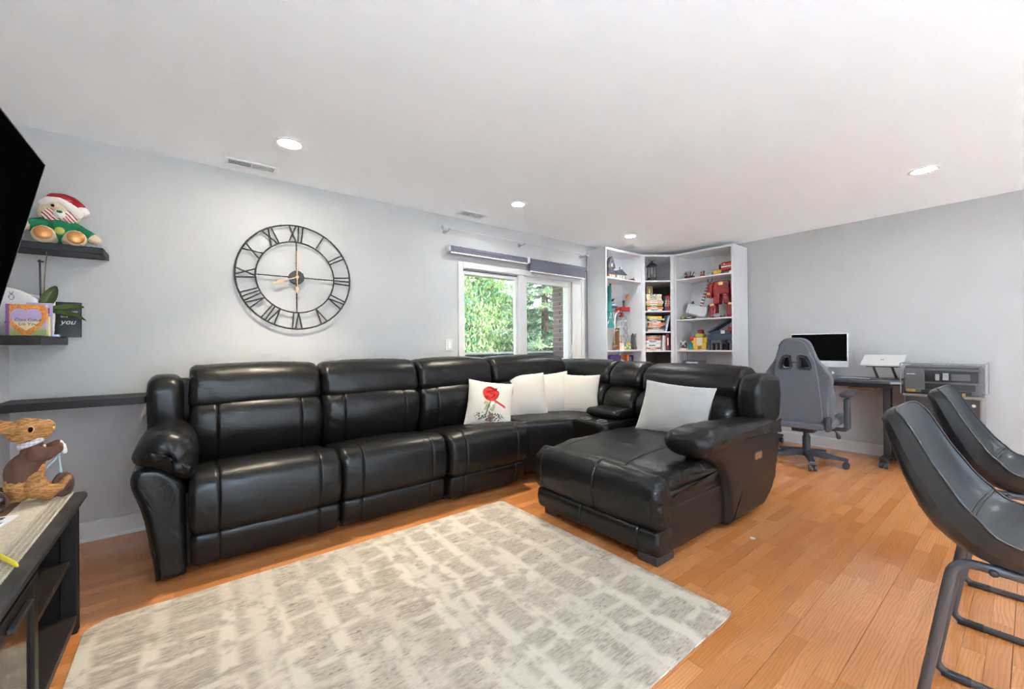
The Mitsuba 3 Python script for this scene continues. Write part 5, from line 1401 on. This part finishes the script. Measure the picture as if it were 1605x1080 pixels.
for y in (.865, 1.85):
    lg = part(dk, 'leg', bbox((5.165, y - .028, .09), (5.245, y + .028, DZ - .03), .004), 'black_metal')
    part(lg, 'foot', bbox((4.99, y - .03, .065), (5.46, y + .03, .10), .008), 'black_metal')
    for x in (5.02, 5.43):
        part(lg, 'caster', [cyl((x, y - .03, .03), (x, y - .008, .03), .03), cyl((x, y + .008, .03), (x, y + .03, .03), .03), cyl((x, y, .03), (x, y, .07), .010), bbox((x - .02, y - .012, .03), (x + .02, y + .012, .055), .004)], 'gchair_base')
mo = thing('computer', 'silver all-in-one computer with a black screen on the desk', 'computer')
MY0, MY1, MX, MZ0, MZ1 = 1.195, 1.712, 5.37, .902, 1.262
part(mo, 'housing', bbox((MX, MY0, MZ0), (MX + .028, MY1, MZ1), .006), 'silver')
part(mo, 'screen', bbox((MX - .001, MY0 + .010, MZ0 + .066), (MX + .002, MY1 - .010, MZ1 - .010), .0005), 'screen_black', False)
part(mo, 'chin', bbox((MX - .0015, MY0 + .002, MZ0 + .002), (MX, MY1 - .002, MZ0 + .064), .0005), 'silver', False)
part(mo, 'stand_neck', extrude([(MX + .03, MZ0 + .18), (MX + .04, MZ0 + .18), (MX + .085, DZ + .02), (MX + .075, DZ + .005), (MX + .06, DZ + .005)], .14, frame((0, 1.525, 0), (1, 0, 0), (0, 0, 1), (0, -1, 0))), 'silver', 30)
part(mo, 'stand_foot', bbox((MX - .07, 1.37, DZ), (MX + .10, 1.54, DZ + .006), .002), 'silver')
kb = thing('keyboard', 'slim dark keyboard lying on the desk before the laptop stand', 'keyboard')
part(kb, 'base', bbox((5.06, .97, DZ), (5.17, 1.22, DZ + .008), .003), 'steel_dark')
part(kb, 'keys', [box((5.07 + .018 * r_, .98 + .0165 * c_, DZ + .008), (5.084 + .018 * r_, .9935 + .0165 * c_, DZ + .011)) for r_ in range(5) for c_ in range(14)], 'c_grey', False, kind='stuff')
single('computer_mouse', rough(soften(rbox((5.05, 1.245, DZ), (5.11, 1.30, DZ + .028), .013), .01, 2), 0, 1), 'white_paint', 'white computer mouse on the desk left of the keyboard', 'mouse', smooth=True)
single('paper_note', bbox((5.02, 1.33, DZ), (5.09, 1.42, DZ + .004), .001), 'paper', 'small white notepad on the desk beside the gaming chair', 'paper')
ls = thing('laptop_stand', 'dark metal laptop stand with two arms on the desk', 'stand')
part(ls, 'base', bbox((5.20, .775, DZ), (5.42, 1.02, DZ + .006), .003), 'steel_dark')
for y in (.83, .965): part(ls, 'arm', tube([(5.33, y - .01, DZ + .006), (5.27, y - .005, DZ + .055), (5.24, y + .01, DZ + .125)], .010, 8), 'steel_dark', 40)
part(ls, 'tray', extrude([(5.185, DZ + .118), (5.187, DZ + .126), (5.35, DZ + .205), (5.352, DZ + .195)], .24, frame((0, 1.02, 0), (1, 0, 0), (0, 0, 1), (0, -1, 0))), 'steel_dark', False)
lp = thing('laptop', 'closed silver laptop on the tilted laptop stand', 'laptop')
part(lp, 'body', extrude([(5.172, DZ + .128), (5.170, DZ + .140), (5.365, DZ + .232), (5.37, DZ + .220)], .305, frame((0, 1.06, 0), (1, 0, 0), (0, 0, 1), (0, -1, 0))), 'silver_light', False)
part(lp, 'emblem', extrude([(5.262, DZ + .1835), (5.262, DZ + .1845), (5.278, DZ + .192), (5.278, DZ + .191)], .028, frame((0, .925, 0), (1, 0, 0), (0, 0, 1), (0, -1, 0))), 'c_grey', False)

# filing cabinet and printer under a clear cover
fc = thing('filing_cabinet', 'dark two-drawer filing cabinet under the printer', 'cabinet')
FX, FY0, FY1, FZ = 5.085, .268, .735, .70
part(fc, 'body', bbox((FX + .015, FY0, .0), (5.50, FY1, FZ - .02), .003), 'cabinet_side')
part(fc, 'top', bbox((FX - .005, FY0 - .008, FZ - .02), (5.51, FY1 + .008, FZ), .003), 'cabinet_side')
for z0_, z1_ in ((.02, .335), (.345, .672)):
    d_ = part(fc, 'drawer', bbox((FX, FY0 + .012, z0_), (FX + .018, FY1 - .012, z1_), .003), 'cabinet_dark')
    part(d_, 'pull', bbox((FX - .012, .44, z1_ - .07), (FX, .56, z1_ - .055), .003), 'black_metal')
    part(d_, 'lock', cyl((FX - .004, FY0 + .045, z1_ - .045), (FX, FY0 + .045, z1_ - .045), .012), 'silver_light')
pr = thing('printer', 'dark grey printer with a small screen on the filing cabinet', 'printer')
PX, PY0, PY1, PZ0, PZ1 = 5.085, .275, .735, FZ, .935
part(pr, 'body', bbox((PX + .02, PY0, PZ0 + .002), (5.46, PY1, PZ1), .012), 'printer_grey', 30)
part(pr, 'front_panel', bbox((PX, .60, PZ0 + .01), (PX + .03, PY1 - .002, PZ1 - .012), .006), 'printer_grey', 30)
part(pr, 'control_panel', bbox((PX + .004, PY0 + .012, PZ0 + .115), (PX + .024, .605, PZ1 - .025), .004), 'printer_black', 30)
part(pr, 'screen', bbox((PX, PY0 + .055, PZ0 + .13), (PX + .005, PY0 + .165, PZ0 + .185), .001), 'c_dark_grey', False)
part(pr, 'button_panel', [bbox((PX + .001, .455, PZ0 + .13), (PX + .005, .49, PZ0 + .19), .001), bbox((PX + .001, .51, PZ0 + .125), (PX + .005, .535, PZ0 + .18), .001)], 'c_grey', False)
part(pr, 'paper_slot', bbox((PX + .012, PY0 + .03, PZ0 + .045), (PX + .022, .635, PZ0 + .095), .002), 'c_black', False)
part(pr, 'tray', bbox((PX - .02, PY0 + .05, PZ0 + .012), (PX + .02, .62, PZ0 + .04), .004), 'printer_black', 30)
part(pr, 'scanner_lid', bbox((PX + .02, PY0 + .004, PZ1 - .004), (5.45, PY1 - .004, PZ1 + .012), .006), 'printer_grey', 30)
part(pr, 'badge', box((PX - .0006, .66, PZ1 - .062), (PX, .715, PZ1 - .056)), 'c_light_grey', False)
cvr = thing('dust_cover', 'clear plastic dust cover over the printer with small clasps', 'cover')
CX0, CX1, CY0, CY1, CZ0, CZ1 = 5.045, 5.50, .250, .750, FZ, .972
def sheet(a, b_, c, d_): return (np.array([a, b_, c, d_], float), np.array([[0, 1, 2], [0, 2, 3]]))
part(cvr, 'panel', sheet((CX0, CY0, CZ0), (CX0, CY1, CZ0), (CX0, CY1, CZ1), (CX0, CY0, CZ1)), 'cover_glass', False)
part(cvr, 'panel', sheet((CX0, CY0, CZ0), (CX1, CY0, CZ0), (CX1, CY0, CZ1), (CX0, CY0, CZ1)), 'cover_glass', False)
part(cvr, 'panel', sheet((CX0, CY0, CZ1), (CX1, CY0, CZ1), (CX1, CY1, CZ1), (CX0, CY1, CZ1)), 'cover_glass', False)
rim = [tube(p_, .004, 6) for p_ in ([(CX0, CY0, CZ1), (CX0, CY1, CZ1)], [(CX0, CY0, CZ0), (CX0, CY0, CZ1)], [(CX0, CY1, CZ0), (CX0, CY1, CZ1)], [(CX0, CY0, CZ1), (CX1, CY0, CZ1)], [(CX0, CY1, CZ1), (CX1, CY1, CZ1)], [(CX1, CY0, CZ0), (CX1, CY0, CZ1)])]
part(cvr, 'edge', rim, mat('clear_edge', (.20, .22, .24), .3, spec=.7), True)
part(cvr, 'clasp', [bbox((CX0 - .008, .655, CZ0 + .02), (CX0, .715, CZ0 + .045), .003)], 'gold', 30)
part(cvr, 'clasp', bbox((CX0 - .008, .355, CZ0 + .004), (CX0, .375, CZ0 + .03), .003), 'gold', 30)

# ------------------------------------------------------------------ gaming chair (faces the desk, +x)
gc = thing('gaming_chair', 'grey fabric gaming chair with armrests at the desk, seen from behind', 'chair')
with at(4.70, 1.375, 0, 3):
    out_ = [(.0, 1.205), (.07, 1.20), (.115, 1.165), (.14, 1.08), (.165, 1.0), (.215, .93), (.262, .86), (.265, .79), (.235, .69), (.225, .58), (.225, .47), (.215, .41)]
    full = out_ + [(-u, z) for u, z in out_[::-1] if u > 0]
    rec = lambda z: -.235 - .16 * (z - .42)                     # the back's recline
    shell_poly = sg.Polygon(chaikin(full, 2))
    inner = [(.0, 1.185), (.06, 1.18), (.10, 1.14), (.125, 1.06), (.150, .99), (.165, .90), (.175, .75), (.185, .55), (.19, .41)]
    inner_poly = sg.Polygon(chaikin(inner + [(-u, z) for u, z in inner[::-1] if u > 0], 2))
    hole = sg.Polygon([(.035, .935), (.115, .925), (.108, .965), (.085, 1.02), (.04, 1.035)]).buffer(-.008).buffer(.008)
    holes = sg.MultiPolygon([hole, sa.scale(hole, -1, 1, origin=(0, 0))])

    def shear(m):
        m = m.copy() if isinstance(m, trimesh.Trimesh) else tm(m)
        v = m.vertices.copy(); v[:, 0] += -.16 * (v[:, 2] - .42); m.vertices = v; return m
    FM = lambda x: frame((x, 0, 0), (0, 1, 0), (0, 0, 1), (1, 0, 0))
    part(gc, 'backrest', shear(soften(extrude(shell_poly.difference(holes.buffer(.004)), .085, FM(-.245)), .016, 3)), 'gchair_fabric', True)
    part(gc, 'back_panel', shear(soften(extrude(inner_poly.difference(holes.buffer(.012)), .03, FM(-.272)), .014, 2)), 'gchair_fabric', True)
    for h_ in holes.geoms:
        part(gc, 'vent_rim', shear(extrude(h_.buffer(.012).difference(h_), .036, FM(-.281))), 'gchair_dark', False)
    part(gc, 'headrest_pad', shear(soften(extrude(sg.box(-.12, .90, .12, 1.06), .05, FM(-.155)), .02, 3)), 'gchair_dark', True)
    part(gc, 'strap', shear(tm(bbox((-.276, -.035, .978), (-.268, .035, .992), .002))), 'gchair_dark')
    for s_ in (-1, 1):
        part(gc, 'bolster', shear(blob([[(-.18, s_ * .205, .47, .05), (-.15, s_ * .225, .62, .05), (-.16, s_ * .215, .74, .04)], [(-.17, s_ * .225, .82, .035), (-.16, s_ * .22, .90, .03)]], .014, 6)), 'gchair_fabric', True)
        part(gc, 'hinge', rbox((-.30, s_ * .225 - .02, .37), (-.19, s_ * .225 + .02, .50), .015), 'gchair_dark', 40)
        a_ = part(gc, 'armrest', [tube([(-.02, s_ * .20, .36), (-.02, s_ * .305, .365), (-.02, s_ * .32, .39)], .018, 10), rbox((-.055, s_ * .318 - .022, .37), (.02, s_ * .318 + .022, .655), .014)], 'gchair_base', 40)
        part(a_, 'arm_pad', rough(soften(rbox((-.12, s_ * .318 - .048, .655), (.13, s_ * .318 + .048, .70), .02), .02, 2), 0, 1), 'gchair_dark', True)
    part(gc, 'seat', soften(rbox((-.27, -.20, .375), (.28, .20, .46), .04), .02, 3), 'gchair_fabric', True)
    for s_ in (-1, 1): part(gc, 'seat_bolster', blob([[(-.2, s_ * .215, .42, .045), (.25, s_ * .225, .43, .05)]], .015, 4), 'gchair_fabric', True)
    part(gc, 'seat_rear', rbox((-.305, -.20, .375), (-.255, .20, .43), .018), 'gchair_fabric', 40)
    part(gc, 'mechanism', bbox((-.13, -.09, .315), (.12, .09, .375), .008), 'gchair_dark', 30)
    part(gc, 'lever', [tube([(.0, -.09, .345), (.0, -.22, .34), (0, -.235, .325)], .006, 8), blob([[(0, -.238, .318, .010), (0, -.25, .285, .018)]], .008, 3)], 'gchair_dark', True)
    part(gc, 'gas_lift', [cyl((0, 0, .10), (0, 0, .26), .032, sec=24), cyl((0, 0, .26), (0, 0, .32), .024, sec=24)], 'gchair_base', 40)
    part(gc, 'hub', cyl((0, 0, .075), (0, 0, .135), .048, sec=24), 'gchair_base', 40)
    for k in range(5):
        a = math.radians(202 + 72 * k); d = np.array([math.cos(a), math.sin(a), 0]); s_ = np.array([-d[1], d[0], 0])
        arm_ = m3.Manifold.batch_hull([m3.Manifold.cube((.05, .055, .05), True).transform(np.c_[d, s_, [0, 0, 1], d * .05 + [0, 0, .105]]), m3.Manifold.cube((.03, .036, .022), True).transform(np.c_[d, s_, [0, 0, 1], d * .30 + [0, 0, .078]])])
        sp_ = part(gc, 'spoke', arm_, 'gchair_base', 25)
        c = d * .298
        part(sp_, 'caster', [cyl(c + s_ * .010 + [0, 0, .028], c + s_ * .030 + [0, 0, .028], .028), cyl(c - s_ * .030 + [0, 0, .028], c - s_ * .010 + [0, 0, .028], .028), cyl(c + [0, 0, .03], c + [0, 0, .075], .009)], 'gchair_base', 40)

# ------------------------------------------------------------------ bar stools (they face the counter, -y)


def stool(cx, cy, label, rz=0):
    t = thing('bar_stool', label, 'stool', 'bar stools at the counter')
    with at(cx, cy, 0, rz):
        sp = catmull([(.265, .95), (.245, .90), (.20, .78), (.155, .69), (.095, .625), (.02, .602), (-.10, .600), (-.22, .61), (-.29, .60)], 8)     # (y, z) along the middle
        n = len(sp); s = np.linspace(0, 1, n)
        hw = np.interp(s, [0, .03, .10, .25, .40, .55, .75, .92, 1], [.13, .165, .180, .198, .215, .224, .226, .216, .19])
        lift = np.interp(s, [0, .1, .3, .45, .6, .8, 1], [.010, .026, .050, .056, .042, .024, .010])
        tg = np.gradient(sp, axis=0); tg /= np.linalg.norm(tg, axis=1, keepdims=True)
        nn = np.c_[-tg[:, 1], tg[:, 0]]
        nn *= np.sign(nn[:, 1:2] + nn[:, 0:1] * -.001 + 1e-9) if False else 1
        if nn[n // 2][1] < 0: nn = -nn
        m = 25; q = np.linspace(-1, 1, m)
        top = np.array([[(hw[i] * (math.sin(q[j] * 1.25) / math.sin(1.25)), *(sp[i] + nn[i] * lift[i] * abs(q[j]) ** 2.2)) for j in range(m)] for i in range(n)])
        thick = np.interp(np.abs(q), [0, .8, 1], [1., .92, .75])
        deep = np.interp(s, [0, .06, .25, .42, .6, .85, 1], [.026, .045, .062, .072, .060, .045, .022])
        bot = top.copy()
        for j in range(m): bot[:, j, 1:] -= nn * (thick[j] * deep)[:, None]
        bot[:, :, 0] *= np.interp(s, [0, .15, 1], [.97, 1.02, .98])[:, None]
        def grid(a, flip=False):
            I, J = np.meshgrid(np.arange(a.shape[0] - 1), np.arange(a.shape[1] - 1), indexing='ij'); k = (I * a.shape[1] + J).ravel(); w = a.shape[1]
            f = np.vstack([np.c_[k, k + w, k + w + 1], np.c_[k, k + w + 1, k + 1]])
            return f[:, ::-1] if flip else f
        k_ = int(n * .47)
        f = grid(top)
        # the inner face in two sewn panels, back and seat
        part(t, 'back_cover', (top[:k_].reshape(-1, 3), grid(top[:k_])), 'stool_leather', True)
        part(t, 'seat_cover', (top[k_ - 1:].reshape(-1, 3), grid(top[k_ - 1:])), 'stool_leather', True)
        part(t, 'shell', (bot.reshape(-1, 3), grid(bot, True)), 'stool_leather', True)
        edge = [np.stack([top[:, 0], bot[:, 0]], 1), np.stack([bot[:, -1], top[:, -1]], 1), np.stack([bot[0], top[0]], 1), np.stack([top[-1], bot[-1]], 1)]
        def rim_strip(a, b_):
            mid = (a + b_) / 2; c0 = top.reshape(-1, 3).mean(0)
            o_ = mid - np.r_[0, 0, 0]; dirn = (a - b_); 
            g = []
            for u in np.linspace(0, 1, 6):
                g.append(a * (1 - u) + b_ * u)
            return np.stack(g, 1)
        for a, b_ in ((top[:, 0], bot[:, 0]), (bot[:, -1], top[:, -1]), (bot[0], top[0]), (top[-1], bot[-1])):
            g = rim_strip(a, b_)
            part(t, 'side_band', (g.reshape(-1, 3), grid(g)), 'stool_leather_side', True)
        loop = np.vstack([top[:, 0], top[-1], top[::-1, -1], top[0, ::-1]])
        part(t, 'piping', tube(loop[np.r_[True, np.linalg.norm(np.diff(loop, axis=0), axis=1) > 1e-4]], .0035, 6, True), 'stool_leather_side', True)
        for dk_ in (0, 1):
            part(t, 'seam', tube(top[k_ + dk_] + [0, 0, .0008], .0016, 6), 'stool_leather_side', True)
        bl = np.vstack([bot[k_ + 2:k_ + 4, 0][::-1], bot[k_ + 2]])
        part(t, 'shell_seam', tube(bot[int(n * .36)] - np.r_[0, 0, .0], .0018, 6), 'stool_leather_side', True)
        for sx in (-1, 1):
            x0 = sx * .190; x1 = sx * .212
            path = fillet([(x0, .132, .562), (x0, -.22, .552), (x1, -.335, .0125), (x1, .218, .0125)], .05)
            lgk = part(t, 'leg_loop', tube(path, .0125, 12, True), 'stool_tube', True)
            for y in (.165, -.27): part(lgk, 'foot_sleeve', cyl((x1, y - .035, .0125), (x1, y + .035, .0125), .0142), 'black_plastic', 40)
        part(t, 'footrest', tube([(-.222, -.275, .235), (.222, -.275, .235)], .010, 10), 'stool_tube', True)
        part(t, 'cross_bar', [tube([(-.205, .06, .556), (.205, .06, .556)], .010, 8)], 'stool_tube', True)
        part(t, 'cross_bar', tube([(-.205, -.14, .552), (.205, -.14, .552)], .010, 8), 'stool_tube', True)


stool(1.845, .01, 'black leather bar stool with metal tube legs, nearest to the viewer')
stool(2.70, .005, 'black leather bar stool behind the nearest one')

# ------------------------------------------------------------------ uplighter floor lamps added unseen behind the camera to light the ceiling


def uplighter(x, y, label, power=1.0):
    t = thing('added_floor_lamp', label, 'lamp')
    with at(x, y, 0):
        part(t, 'base', lathe([(0, 0), (.14, 0), (.14, .015), (.03, .03), (0, .03)], 32), 'black_metal')
        part(t, 'pole', cyl((0, 0, .03), (0, 0, 1.72), .012), 'black_metal', 40)
        part(t, 'bowl', lathe([(.02, 1.70), (.10, 1.74), (.17, 1.82), (.165, 1.822), (.095, 1.748), (.02, 1.715)], 40), 'black_metal', 40)
        d = trimesh.creation.cylinder(radius=.14, height=.004, sections=32); d.apply_translation([0, 0, 1.795])
        part(t, 'lamp_disc', d, 'white_paint', False, emitter={'type': 'area', 'radiance': rgb([UP * power * c for c in UP_RGB])})


uplighter(-.35, -.95, 'added black uplighter floor lamp behind the viewer by the left wall', 2.6)
uplighter(1.2, -1.35, 'added black uplighter floor lamp behind the viewer', .25)
uplighter(2.6, -2.4, 'added black uplighter floor lamp near the added patio doors out of view', .12)

single('paper_scrap', rough(soften(bbox((2.50, .985, 0), (2.52, 1.01, .006), .001), .006, 2), .001, 90), 'c_white', 'tiny white paper scrap on the floor beside the chaise', 'paper', smooth=True)
